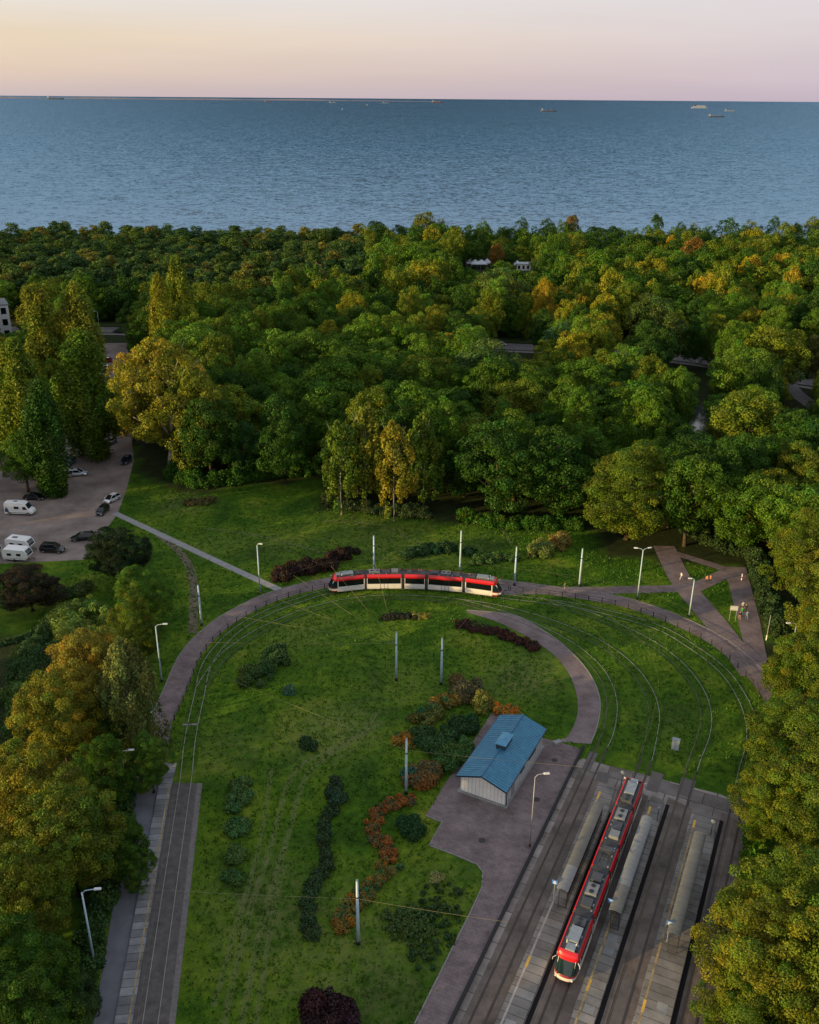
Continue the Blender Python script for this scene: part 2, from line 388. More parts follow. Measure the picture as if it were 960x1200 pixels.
# ------------------------------------------------------------------ paving
def paver(name, base, joint, sx, sy, rot=0.0, var=0.25, mort=0.02, nscale=0.35):
    m = bpy.data.materials.new(name); N_, L_ = nodes_of(m); b = N_['Principled BSDF']; b.inputs['Roughness'].default_value = 0.8
    b.inputs['Specular IOR Level'].default_value = 0.25
    tc = N_.new('ShaderNodeTexCoord'); mp = N_.new('ShaderNodeMapping'); mp.inputs['Rotation'].default_value = (0, 0, rot); L_.new(tc.outputs['Object'], mp.inputs[0])
    br = N_.new('ShaderNodeTexBrick'); br.inputs['Scale'].default_value = 1.0; br.inputs['Brick Width'].default_value = sx; br.inputs['Row Height'].default_value = sy
    br.inputs['Mortar Size'].default_value = mort; br.inputs['Color1'].default_value = (*[c * (1 - var) for c in base], 1); br.inputs['Color2'].default_value = (*[c * (1 + var) for c in base], 1)
    br.inputs['Mortar'].default_value = (*joint, 1); br.inputs['Bias'].default_value = 0.0; br.offset = 0.5 if sx < 10 else 0.0
    L_.new(mp.outputs[0], br.inputs['Vector'])
    n1 = N_.new('ShaderNodeTexNoise'); n1.inputs['Scale'].default_value = nscale; n1.inputs['Detail'].default_value = 6; n1.inputs['Roughness'].default_value = 0.7; L_.new(tc.outputs['Object'], n1.inputs['Vector'])
    r_ = N_.new('ShaderNodeValToRGB'); r_.color_ramp.elements[0].position = 0.32; r_.color_ramp.elements[0].color = (0.62, 0.6, 0.58, 1); r_.color_ramp.elements[1].position = 0.7; r_.color_ramp.elements[1].color = (1.25, 1.25, 1.25, 1)
    L_.new(n1.outputs['Fac'], r_.inputs[0])
    x_ = N_.new('ShaderNodeMix'); x_.data_type = 'RGBA'; x_.blend_type = 'MULTIPLY'; x_.inputs['Factor'].default_value = 1.0
    L_.new(br.outputs['Color'], x_.inputs['A']); L_.new(r_.outputs[0], x_.inputs['B']); L_.new(x_.outputs['Result'], b.inputs['Base Color'])
    MATS[name] = m; return m
PAVE = paver('mauve_paving', (0.180, 0.142, 0.140), (0.13, 0.10, 0.10), 0.8, 0.4, rot=-SROT, var=0.10, mort=0.02, nscale=0.30)
ASPH = mat('asphalt', (0.14, 0.13, 0.13), 0.85, spec=0.3, var=0.35, scale=0.45, bump=0.3, bscale=8)
LANE = mat('lane_asphalt', (0.122, 0.098, 0.084), 0.8, spec=0.3, var=0.45, scale=0.35, bump=0.35, bscale=7, stretch=(1, 1, 1))
LOTM = mat('lot_gravel', (0.205, 0.165, 0.145), 0.9, spec=0.2, var=0.42, scale=0.16, bump=0.4, bscale=3)
SLAB = paver('platform_slabs', (0.20, 0.19, 0.175), (0.07, 0.065, 0.06), 40.0, 1.05, rot=-SROT, var=0.18, mort=0.04)
SLABL = paver('platform_slabs_side', (0.20, 0.21, 0.215), (0.06, 0.06, 0.06), 40.0, 1.0, rot=rad(-7), var=0.30, mort=0.04)
APRON = paver('apron_concrete', (0.215, 0.19, 0.175), (0.07, 0.045, 0.042), 3.0, 2.2, rot=-SROT, var=0.32, mort=0.05)
SHADE_BLK = mat('platform_shade_black', (0.014, 0.013, 0.013), 0.95, spec=0.1)  # near-black colour standing in for shade along the platform edges
CONC = mat('pale_concrete', (0.24, 0.24, 0.235), 0.85, var=0.2, scale=0.8)
KERB = mat('kerb_concrete', (0.20, 0.19, 0.18), 0.85, var=0.25, scale=1.5)
DIRT = mat('worn_dirt', (0.13, 0.115, 0.075), 0.95, spec=0.1, var=0.35, scale=0.8)
YEL = mat('yellow_paint', (0.30, 0.215, 0.09), 0.7, var=0.55, scale=1.2)
WLINE = mat('pale_line_paint', (0.34, 0.29, 0.26), 0.7, var=0.4, scale=1.0)
RAILM = mat('rail_steel_worn', (0.10, 0.10, 0.085), 0.6, metal=0.3)
RAIL = mat('rail_steel', (0.27, 0.27, 0.25), 0.55, metal=0.3, var=0.25, scale=0.6)
RAILD = mat('rail_steel_dull', (0.05, 0.042, 0.036), 0.5, metal=0.5, var=0.3, scale=0.6)
RAILB = mat('rail_groove', (0.05, 0.038, 0.03), 0.8)

sheet('parking_lot', LOT, 0.012, LOTM)
ribbon('forest_road', ROAD, 8.5, 0.02, ASPH)
rl = ROAD
ribbon('road_kerb', offset(rl, 4.6), 0.4, 0.14, KERB, thick=0.14)
ribbon('road_edge_line', offset(rl, -3.7), 0.18, 0.026, CONC)
ribbon('pavement', offset(rl, 7.2), 2.2, 0.05, mat('grey_paving', (.17, .15, .15), .85, var=.2, scale=.5))
ribbon('verge', offset(rl, -9.5), 6.0, 0.016, mat('verge_grass', (0.05, 0.085, 0.015), 0.9, var=0.4, scale=0.6))
side = catmull(ats([(990, 500), (952, 475), (930, 458), (925, 447), (935, 440)]), 3)
ribbon('side_road', side, 5.0, 0.030, ASPH)
pond = ats([(806, 476), (822, 472), (846, 484), (850, 505), (838, 530), (822, 560), (806, 570), (800, 540), (802, 505)])
sheet('pond', catmull(pond + pond[:1], 2)[:-1], 0.03, mat('pond_water', (0.02, 0.03, 0.03), 0.05, spec=0.6, bump=0.15, bscale=1.5))

ribbon('loop_footpath', loop_line, 3.3, 0.030, PAVE)
ribbon('path_edging', offset(loop_line, -1.72), 0.14, 0.07, KERB, thick=0.07)
ribbon('branch_path', ats([(560, 694), (640, 692), (700, 692), (787, 690), (812, 688)]), 2.6, 0.034, PAVE)
ribbon('concrete_path', catmull(ats([(134, 601), (200, 632), (270, 665), (334, 694)]), 2), 1.5, 0.018, CONC)
ribbon('dirt_trail', catmull(ats([(186, 627), (207, 643), (222, 664), (227, 690), (226, 742)]), 1.5), 1.5, 0.014, DIRT)
sheet('promenade', ats([(840, 664), (874, 665), (890, 725), (899, 772), (896, 812), (886, 800), (872, 756), (853, 681)]), 0.042, PAVE)
ribbon('diagonal_path', catmull(ats([(778, 640), (800, 683), (840, 732), (884, 792)]), 2), 4.2, 0.038, PAVE)
ribbon('cross_path', ats([(806, 693), (832, 681), (858, 668)]), 2.8, 0.046, PAVE)
ribbon('back_path', ats([(780, 645), (812, 655), (856, 669)]), 2.0, 0.050, PAVE)

# plaza and its arc
arcL = ats([(547, 715), (600, 721), (640, 741), (673, 768), (693, 793), (703, 820), (701, 847), (692, 872)])
arcR = ats([(548, 718), (588, 731), (640, 760), (665, 787), (676, 815), (676, 840), (663, 865), (640, 868)])
aL, aR = catmull(arcL, 1.0), catmull(arcR, 1.0)
k = min(len(aL), len(aR)); aL = [aL[int(i * (len(aL) - 1) / (k - 1))] for i in range(k)]; aR = [aR[int(i * (len(aR) - 1) / (k - 1))] for i in range(k)]
mm = MB(); mm.grid([[(a[0], a[1], 0.03), (c[0], c[1], 0.03)] for a, c in zip(aL, aR)]); mm.build('arc_path', PAVE)['kind'] = 'structure'
ribbon('arc_kerb', aL, 0.16, 0.09, KERB, thick=0.09)
plaza = ats([(499, 956), (518, 964), (503, 991), (530, 1001), (559, 1013), (566, 1022), (565, 1040), (550, 1072), (486, 1200)]) + [T(-29.5, 40), T(-22.5, 40), T(-22.5, 95), T(-22.5, 102.5)] + ats([(676, 876), (640, 866), (615, 862), (600, 838), (580, 830), (555, 868), (521, 920)])
sheet('plaza', plaza, 0.036, PAVE)
plz = plaza[:9]
ribbon('plaza_kerb', plz, 0.14, 0.085, KERB, thick=0.085)

# station apron and lanes
top_edge = ats([(668, 899), (683, 889), (740, 904), (797, 919), (845, 931), (872, 944)])
sheet('station_apron', [T(-22.2, 40), T(3.2, 40), T(3.4, 92)] + top_edge[::-1], 0.02, APRON)
for nm, n0, n1 in (('tram_lane', -21.5, -18.55), ('tram_lane', -16.0, -12.3), ('tram_lane', -10.0, -6.85), ('tram_lane', -3.5, -0.6)):
    sheet(nm, [T(n0, 40), T(n1, 40), T(n1, 97.5), T(n0, 98.5)], 0.024, LANE)
sheet('service_strip', [T(-0.6, 40), T(3.2, 40), T(3.4, 90), T(-0.6, 97)], 0.026, LANE)
rq = random.Random(11)
tarm = mat('asphalt_patch', (0.10, 0.088, 0.082), 0.85, var=0.2, scale=1)
for (n0, n1, s0, s1) in ((-19.2, -17.6, 97.5, 99.6), (-12.9, -11.4, 98.6, 102.6), (-9.2, -7.4, 99.5, 103), (-3.2, -1, 99, 102.5), (-21.3, -20.2, 99, 103), (-8.9, -7.7, 62, 70), (-2.9, -1.2, 78, 86)):
    sheet('road_patch', [T(n0, s0), T(n1, s0), T(n1, s1), T(n0, s1)], 0.030, tarm)
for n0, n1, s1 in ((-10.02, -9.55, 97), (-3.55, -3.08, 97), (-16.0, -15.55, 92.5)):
    sheet('platform_shade_strip', [T(n0, 40), T(n1, 40), T(n1, s1), T(n0, s1)], 0.030, SHADE_BLK)  # shade beside each platform's right edge, laid down as flat black strips
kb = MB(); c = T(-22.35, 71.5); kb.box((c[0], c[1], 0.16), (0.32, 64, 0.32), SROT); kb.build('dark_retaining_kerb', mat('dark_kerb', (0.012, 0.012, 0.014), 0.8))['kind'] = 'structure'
sheet('concrete_strip', [T(-22.1, 40), T(-21.5, 40), T(-21.5, 99), T(-22.1, 101)], 0.028, APRON)

# rails on every track (steel head beside a dark groove)
def rails(line, clip=None):
    for sgn in (-1, 1):
        of = offset(line, sgn * 0.72); cut = [i for i, p in enumerate(of) if p[0] > 0 and p[0] * SD[0] + p[1] * SD[1] < 105.2]
        ci = cut[0] if cut else len(of)
        ribbon('rail', of[:ci + 1], 0.07, 0.075, RAIL if sgn < 0 or of[0][1] < 60 else RAILM, thick=0.04)
        if cut: ribbon('rail', of[ci:], 0.08, 0.05, RAILD, thick=0.02)
        if cut: ribbon('rail_groove', offset(line, sgn * 0.60)[ci:], 0.13, 0.040, RAILB)
for kk, ln in TRL.items(): rails(ln)
# trackbed tint under the rails where the loop runs in grass, and worn grass between
bed = mat('trackbed_grass', (0.042, 0.088, 0.008), 0.95, spec=0.1, var=0.35, scale=0.8, bump=0.5, bscale=3)
for i, kk in enumerate('DCBA'):
    ribbon('grassed_trackbed', [p for p in TRL[kk] if p[1] > 98], 2.5, 0.010 + 0.003 * i, bed)
# ballast track on the side line, platform, path
bedm = mat('ballast_concrete', (0.085, 0.075, 0.070), 0.9, var=0.4, scale=1.2, bump=0.5, bscale=6)
sheet('side_track_bed', [(-20.3, 45), (-22.3, 61.4), (-26.75, 95.3), (-29.9, 95.3), (-25.75, 61.4), (-23.75, 45)], 0.026, bedm)
sheet('side_track_shoulder', [(-19.7, 45), (-21.7, 61.4), (-26.1, 95.3), (-26.75, 95.3), (-22.3, 61.4), (-20.3, 45)], 0.022, mat('gravel_shoulder', (0.14, 0.125, 0.12), 0.9, var=0.3, scale=2))
sheet('side_platform', [(-23.75, 45), (-25.75, 61.4), (-29.9, 95), (-30.2, 99), (-31.6, 99), (-31.5, 95), (-27.4, 61.4), (-25.4, 45)], 0.22, SLABL, thick=0.22)
m2 = MB(); m2.grid([[(a, y, 0.226), (a + .16, y, 0.226)] for a, y in ((-24.15, 45), (-26.15, 61.4), (-30.25, 95))]); m2.build('platform_edge_line', YEL)['kind'] = 'structure'
sheet('side_footway', [(-25.42, 45), (-27.45, 61.4), (-31.55, 95), (-31.7, 100), (-33, 108), (-36.0, 108), (-35.2, 98), (-33.0, 84), (-29.4, 61.4), (-27.4, 45)], 0.028, mat('cool_asphalt', (0.12, 0.125, 0.14), 0.85, var=0.22, scale=0.6))
m2 = MB(); m2.box((-30.2, 107.4, 0.06), (2.2, .35, .06), 0.05); m2.build('rail_tie_bar', KERB)['kind'] = 'structure'

# platforms (raised), with tactile lines
for n0, n1, lm_, ln_, sT in ((-18.5, -16.1, -18.05, WLINE, 97.0), (-12.2, -10.08, -11.75, YEL, 97.5), (-6.75, -3.6, -6.35, YEL, 97.0)):
    sheet('tram_platform', [T(n0, 40), T(n1, 40), T(n1, 92), T(n1 - .3, sT), T(n0 + .3, sT), T(n0, 92)], 0.24, SLAB, thick=0.24)
    o = sheet('tactile_line', [T(lm_, 40), T(lm_ + .2, 40), T(lm_ + .2, sT - 2), T(lm_, sT - 2)], 0.245, ln_)
    for s0 in (58, 66.5, 94) : sheet('paint_mark', [T(lm_ - .02, s0), T(lm_ + .26, s0), T(lm_ + .26, s0 + 1.5), T(lm_ - .02, s0 + 1.5)], 0.25, mat('strong_yellow', (0.6, 0.36, 0.06), 0.6, var=.3, scale=2))
for i in range(7):
    n_ = rq.choice([-18.2, -17.2, -11.6, -10.9, -5.6, -4.6]); s_ = rq.uniform(56, 74)
    c1 = rq.uniform(.18, .28)
    sheet('pale_slab', [T(n_ - .5, s_), T(n_ + .5, s_), T(n_ + .5, s_ + .95), T(n_ - .5, s_ + .95)], 0.249 + i * 0.0004, mat('pale_slab%d' % (i % 3), (.19 + .03 * (i % 3), .195 + .03 * (i % 3), .19 + .03 * (i % 3)), .85, var=.2, scale=2))

# mown / worn tracks in the lawn: thin sheets of paler grass broken by noise
m = bpy.data.materials.new('worn_grass'); N, L = nodes_of(m); b = N['Principled BSDF']; b.inputs['Base Color'].default_value = (0.17, 0.195, 0.06, 1); b.inputs['Roughness'].default_value = .95
tc = N.new('ShaderNodeTexCoord'); n_ = nz(0.8, 6, 0.8); r_ = rp(n_.outputs['Fac'], [(0.34, (.06, .06, .06)), (0.68, (.62, .62, .62))])
tr = N.new('ShaderNodeBsdfTransparent'); ms = N.new('ShaderNodeMixShader'); L.new(r_, ms.inputs[0]); L.new(tr.outputs[0], ms.inputs[1]); L.new(b.outputs[0], ms.inputs[2]); L.new(ms.outputs[0], N['Material Output'].inputs[0])
WORN = m
zz = 0.008
for pts, wd in (([(262, 1200), (290, 1080), (318, 990), (345, 905), (400, 872), (432, 850), (440, 835)], .35), ([(283, 1200), (308, 1080), (336, 985), (362, 905), (415, 868), (448, 846)], .35), ([(300, 1200), (322, 1060), (335, 1010)], .3), ([(250, 1180), (276, 1090), (300, 1010)], .3),
                ([(318, 900), (310, 960), (300, 1010)], .3), ([(240, 619), (300, 627), (350, 640), (392, 652)], .5), ([(380, 610), (440, 615), (500, 640), (520, 650)], .5), ([(165, 620), (195, 622), (190, 627)], .6), ([(560, 560), (600, 640)], .3)):
    zz += 0.0006; ribbon('worn_track', catmull(ats(pts), 1.5), wd * 2.0, zz, WORN)
for cx, cy, rx, ry in ():
    zz += 0.0006; pts = []
    for i in range(16):
        a = i * math.pi / 8; q = rq.uniform(.75, 1.2); pts.append((cx + rx * q * math.cos(a), cy + ry * q * math.sin(a)))
    sheet('worn_patch', catmull(ats(pts + pts[:1]), 1)[:-1], zz, WORN)
# ------------------------------------------------------------------ foliage
def leaf_material(name, trans=0.13):
    m = bpy.data.materials.new(name); N, L = nodes_of(m); N.remove(N['Principled BSDF'])
    oi = N.new('ShaderNodeObjectInfo'); a = N.new('ShaderNodeAttribute'); a.attribute_name = 'tint'
    g_ = N.new('ShaderNodeAttribute'); g_.attribute_name = 'hue'
    tc = N.new('ShaderNodeTexCoord')
    mx = N.new('ShaderNodeMix'); mx.data_type = 'RGBA'; mx.blend_type = 'MULTIPLY'; mx.inputs['Factor'].default_value = 1
    L.new(oi.outputs['Color'], mx.inputs['A']); L.new(a.outputs['Color'], mx.inputs['B'])
    d = N.new('ShaderNodeBsdfDiffuse'); t = N.new('ShaderNodeBsdfTranslucent'); ms = N.new('ShaderNodeMixShader'); ms.inputs[0].default_value = trans
    L.new(mx.outputs['Result'], d.inputs[0]); L.new(mx.outputs['Result'], t.inputs[0])
    L.new(d.outputs[0], ms.inputs[1]); L.new(t.outputs[0], ms.inputs[2])
    gl = N.new('ShaderNodeBsdfGlossy'); gl.inputs['Roughness'].default_value = 0.5; gl.inputs['Color'].default_value = (.7, .75, .8, 1)
    m3 = N.new('ShaderNodeMixShader'); m3.inputs[0].default_value = 0.015; L.new(ms.outputs[0], m3.inputs[1]); L.new(gl.outputs[0], m3.inputs[2])
    L.new(m3.outputs[0], N['Material Output'].inputs[0]); return m
LEAF = leaf_material('leaves')
BARK = mat('bark', (0.075, 0.058, 0.042), 0.95, spec=0.1, var=0.35, scale=3)
BARKP = mat('pine_bark', (0.20, 0.095, 0.05), 0.95, spec=0.1, var=0.35, scale=2)
BARKB = mat('pale_bark', (0.36, 0.34, 0.30), 0.9, spec=0.1, var=0.4, scale=3)

def leafy(lumps, per, leaf, seed, centre=None, jit=0.60, outward=0.55, long=1.0, huevar=0.12, droop=0.0, ltv=.32):
    """lumps (n,4|6): x y z rx [ry rz]; leaf clump faces spread over the lumps"""
    R = np.random.default_rng(seed); lumps = np.asarray(lumps, float)
    if lumps.shape[1] == 4: lumps = np.concatenate([lumps, lumps[:, 3:4], lumps[:, 3:4]], 1)
    n = len(lumps); w_ = (lumps[:, 3] * lumps[:, 5]); cnt = np.maximum(3, (per * n * w_ / w_.sum()).astype(int))
    idx = np.repeat(np.arange(n), cnt); m = len(idx)
    c = lumps[idx, :3]; rr = lumps[idx, 3:6]
    cc = np.array(centre if centre is not None else lumps[:, :3].mean(0))
    d = R.normal(size=(m, 3)); d /= np.linalg.norm(d, axis=1, keepdims=True)
    o = c - cc; o /= (np.linalg.norm(o, axis=1, keepdims=True) + 1e-6)
    d = d + o * outward + np.array([0, 0, 0.22]); d /= np.linalg.norm(d, axis=1, keepdims=True)
    rad_ = R.uniform(.52, 1.18, (m, 1)) ** 0.7
    p = c + d * rr * rad_
    nn = d + R.normal(size=(m, 3)) * jit; nn /= np.linalg.norm(nn, axis=1, keepdims=True)
    t = np.cross(nn, R.normal(size=(m, 3)) * np.array([1, 1, 1 - .6 * droop])); t /= np.linalg.norm(t, axis=1, keepdims=True) + 1e-9
    if droop: t = t + np.array([0, 0, -1]) * droop; t /= np.linalg.norm(t, axis=1, keepdims=True)
    b = np.cross(nn, t)
    a = leaf * R.uniform(.55, 1.35, (m, 1))
    V = np.stack([p - t * a * .55 * long, p - b * a * .36 + nn * a * .08, p + t * a * .55 * long, p + b * a * .36 - nn * a * .08], 1).reshape(-1, 3)
    lt = R.uniform(1 - ltv, 1 + ltv, n)[idx]; tint = lt * R.uniform(.75, 1.25, m)
    hu = (R.normal(size=n) * huevar)[idx] + R.normal(size=m) * huevar * .6
    col = np.stack([tint * (1 + hu), tint, tint * (1 - .6 * hu), np.ones(m)], 1)
    col = np.repeat(np.clip(col, .1, 3), 4, 0)
    return V, col
def quads_mesh(name, V, col, mt, color_mult=None):
    me = bpy.data.meshes.new(name); nv = len(V); nf = nv // 4
    me.vertices.add(nv); me.vertices.foreach_set('co', V.astype(np.float32).ravel())
    me.loops.add(nv); me.loops.foreach_set('vertex_index', np.arange(nv, dtype=np.int32))
    me.polygons.add(nf); me.polygons.foreach_set('loop_start', np.arange(0, nv, 4, dtype=np.int32)); me.polygons.foreach_set('loop_total', np.full(nf, 4, dtype=np.int32))
    at_ = me.attributes.new('tint', 'FLOAT_COLOR', 'POINT'); at_.data.foreach_set('color', col.astype(np.float32).ravel())
    me.materials.append(mt); me.update(calc_edges=True); return me

def lumps_broad(R_, H, zb, seed, n=60, mains=6, flat=1.0, lr=0.30, inner=True, spread=(.34, .52), mr=(.44, .58)):
    R = np.random.default_rng(seed); out = []
    hz = (H - zb) / 2; cz = zb + hz
    ms = [(0, 0, cz + hz * .12, .66, .8)]
    for k in range(mains):
        a = k * 2 * math.pi / mains + R.uniform(-.5, .5); q = R.uniform(*spread)
        ms.append((math.cos(a) * q * R_, math.sin(a) * q * R_, cz + hz * R.uniform(-.42, .36), R.uniform(*mr), R.uniform(.42, .62)))
    ms.append((R.uniform(-.2, .2) * R_, R.uniform(-.2, .2) * R_, cz + hz * .5, .45, .45))
    while len(out) < n:
        x, y, z, a, b = ms[R.integers(len(ms))]
        d = R.normal(size=3); d /= np.linalg.norm(d); d[2] *= flat
        p = np.array([x + d[0] * a * R_, y + d[1] * a * R_, z + d[2] * b * hz])
        ok = all(((p[0] - X) / (A * R_)) ** 2 + ((p[1] - Y) / (A * R_)) ** 2 + ((p[2] - Z) / (B * hz)) ** 2 > .62 for X, Y, Z, A, B in ms)
        if not ok or p[2] < zb * .8: continue
        r_ = R_ * lr * R.uniform(.55, 1.15); out.append((p[0], p[1], p[2], r_, r_, r_ * .8))
    if inner: out += [(x * .8, y * .8, z, a * R_ * .62, a * R_ * .62, b * hz * .6) for x, y, z, a, b in ms]
    return out
def lumps_poplar(R_, H, zb, seed, n=60):
    R = np.random.default_rng(seed); out = []
    for k in range(n):
        t = R.uniform(0, 1); z = zb + (H - zb) * t; w_ = R_ * (math.sin(math.pi * min(.97, .12 + t * .86)) ** .7)
        a = R.uniform(0, 6.28); q = R.uniform(.45, .9)
        out.append((math.cos(a) * w_ * q, math.sin(a) * w_ * q, z, R_ * .27, R_ * .27, R_ * .85))
    out.append((0, 0, (zb + H) / 2, R_ * .5, R_ * .5, (H - zb) * .38)); return out
def lumps_pine(R_, H, zb, seed, n=34):
    R = np.random.default_rng(seed); out = []
    for k in range(n):
        t = R.uniform(0, 1) ** .8; z = zb + (H - zb) * t; w_ = R_ * (1.0 - .75 * t ** 1.7) * R.uniform(.5, 1.0); a = R.uniform(0, 6.28)
        out.append((math.cos(a) * w_, math.sin(a) * w_, z, R_ * .34, R_ * .34, R_ * .20))
    out.append((0, 0, zb + (H - zb) * .6, R_ * .5, R_ * .5, (H - zb) * .3)); return out
def lumps_weep(R_, H, zb, seed, n=50):
    R = np.random.default_rng(seed); out = []
    for k in range(n):
        t = R.uniform(0, 1) ** .7; z = zb + (H - zb) * t; w_ = R_ * math.sqrt(max(0, 1 - t ** 2)) * R.uniform(.35, 1.0); a = R.uniform(0, 6.28)
        out.append((math.cos(a) * w_, math.sin(a) * w_, z, R_ * .15, R_ * .15, R_ * .40))
    return out
def trunk_mb(H, zb, R_, r0, seed, limbs=6, lean=0.0, top=0.8):
    R = random.Random(seed); m = MB(); n = 7; pts = []; rs = []
    for i in range(n):
        t = i / (n - 1); z = t * H * top
        pts.append((R.uniform(-.1, .1) * i * .3 + lean * math.sin(t * 2.2), R.uniform(-.1, .1) * i * .3, z - (.1 if i == 0 else 0))); rs.append(r0 * (1.25 if i == 0 else 1 - .82 * t))
    m.tube(pts, rs, 8)
    for k in range(limbs):
        i = R.randint(2, n - 2); p = Vector(pts[i]); a = R.uniform(0, 6.28); q = R_ * R.uniform(.45, .75); h = R.uniform(.12, .3) * H
        m.tube([p, p + Vector((math.cos(a) * q * .5, math.sin(a) * q * .5, h * .45)), p + Vector((math.cos(a) * q, math.sin(a) * q, h))], [rs[i] * .6, rs[i] * .4, rs[i] * .12], 5)
    return m
PROTO = {}; FB = 1.0
def proto(key, lumps, per, leaf, H, R_, zb, bark, r0, **kw):
    V, c = leafy(lumps, per, leaf, hash_(key), **{k: v for k, v in kw.items() if k not in ('limbs', 'lean', 'top')})
    me = quads_mesh('crown', V, c, LEAF)
    tm = trunk_mb(H, zb, R_, r0, hash_(key), kw.get('limbs', 6), kw.get('lean', 0), kw.get('top', .8))
    o = tm.build('trunk', bark, smooth=True); tme = o.data; bpy.data.objects.remove(o)
    PROTO[key] = (me, tme, H, R_, V, c)
def hash_(s): return sum(ord(ch) * (i * 7 + 3) for i, ch in enumerate(s)) % 99991
for i in range(6):
    H, R_, zb = 18, 6.5, 1.6 + .4 * (i % 3)
    proto('broad%d' % i, lumps_broad(R_, H, zb, 40 + i, 130, 5 + i % 3, lr=.225, spread=(.38, .60), mr=(.36, .52)), 145, .34, H, R_, zb, BARK, .38)
for i in range(3):
    proto('near%d' % i, lumps_broad(6.5, 18, 2.0, 70 + i, 210, 8, lr=.165, spread=(.44, .66), mr=(.32, .46)), 320, .20, 18, 6.5, 2.5, BARK, .38, ltv=.45, huevar=.16)
for i in range(3):
    proto('far%d' % i, lumps_broad(6.0, 17, 1.5, 90 + i, 75, 4, lr=.29), 88, .52, 17, 6, 3, BARK, .35)
for i in range(3):
    proto('poplar%d' % i, lumps_poplar(4.2, 26, 2.0, 110 + i, 90), 250, .36, 26, 4.2, 2, BARK, .4, long=1.6, droop=-.8)
for i in range(4):
    proto('pine%d' % i, lumps_pine(3.8, 16, 6.5, 130 + i, 54), 62, .55, 16, 3.8, 6.5, BARKP, .22, limbs=4, top=.93, outward=.2)
for i in range(2):
    proto('birch%d' % i, lumps_weep(4.0, 18, 3.5, 150 + i, 95), 95, .42, 18, 4, 3.5, BARKB, .17, droop=.7, limbs=7, top=.92)
proto('weep', lumps_weep(5.0, 15, 1.5, 171, 150), 150, .32, 15, 5, 1.5, BARKB, .22, droop=.9, limbs=12, top=.9)
proto('bare', lumps_weep(4.2, 15, 4, 175, 50), 55, .35, 15, 4.2, 4, mat('dry_bark', (.30, .19, .15), .9), .2, limbs=16, top=.95)
proto('bigold', lumps_broad(11, 31, 6, 181, 260, 10, lr=.16, inner=False), 190, .40, 31, 11, 6, BARKB, .75, lean=-2.0, limbs=14)
proto('shrubby', lumps_broad(3.2, 6.0, .3, 185, 60, 5, lr=.30), 160, .26, 6, 3.2, .3, BARK, .12)

def plant_tree(kind_name, key, x, y, h, R_, col, label, group=None, z=0.0, rz=None, rnd=random.Random(5)):
    me, tme, H0, R0, _, _ = PROTO[key]
    e = empty(kind_name, (x, y, z), rnd.uniform(0, 6.28) if rz is None else rz, label, 'tree', group)
    e.scale = (R_ / R0, R_ / R0, h / H0)
    c = bpy.data.objects.new('crown', me); COL.objects.link(c); c.parent = e; c.color = (*[q * FB * (.80 if key.startswith('near') else 1) for q in col], 1)
    t = bpy.data.objects.new('trunk', tme); COL.objects.link(t); t.parent = e
    return e
G_DARK = (0.028, 0.076, 0.006); G_MID = (0.056, 0.122, 0.007); G_OL = (0.105, 0.150, 0.009); G_YEL = (0.17, 0.185, 0.010)
G_GOLD = (0.25, 0.200, 0.012); G_RUST = (0.19, 0.105, 0.020); G_PINE = (0.032, 0.074, 0.018); G_PINEY = (0.125, 0.135, 0.022); G_BR = (.078, .160, .012)
TAKEN = []; 
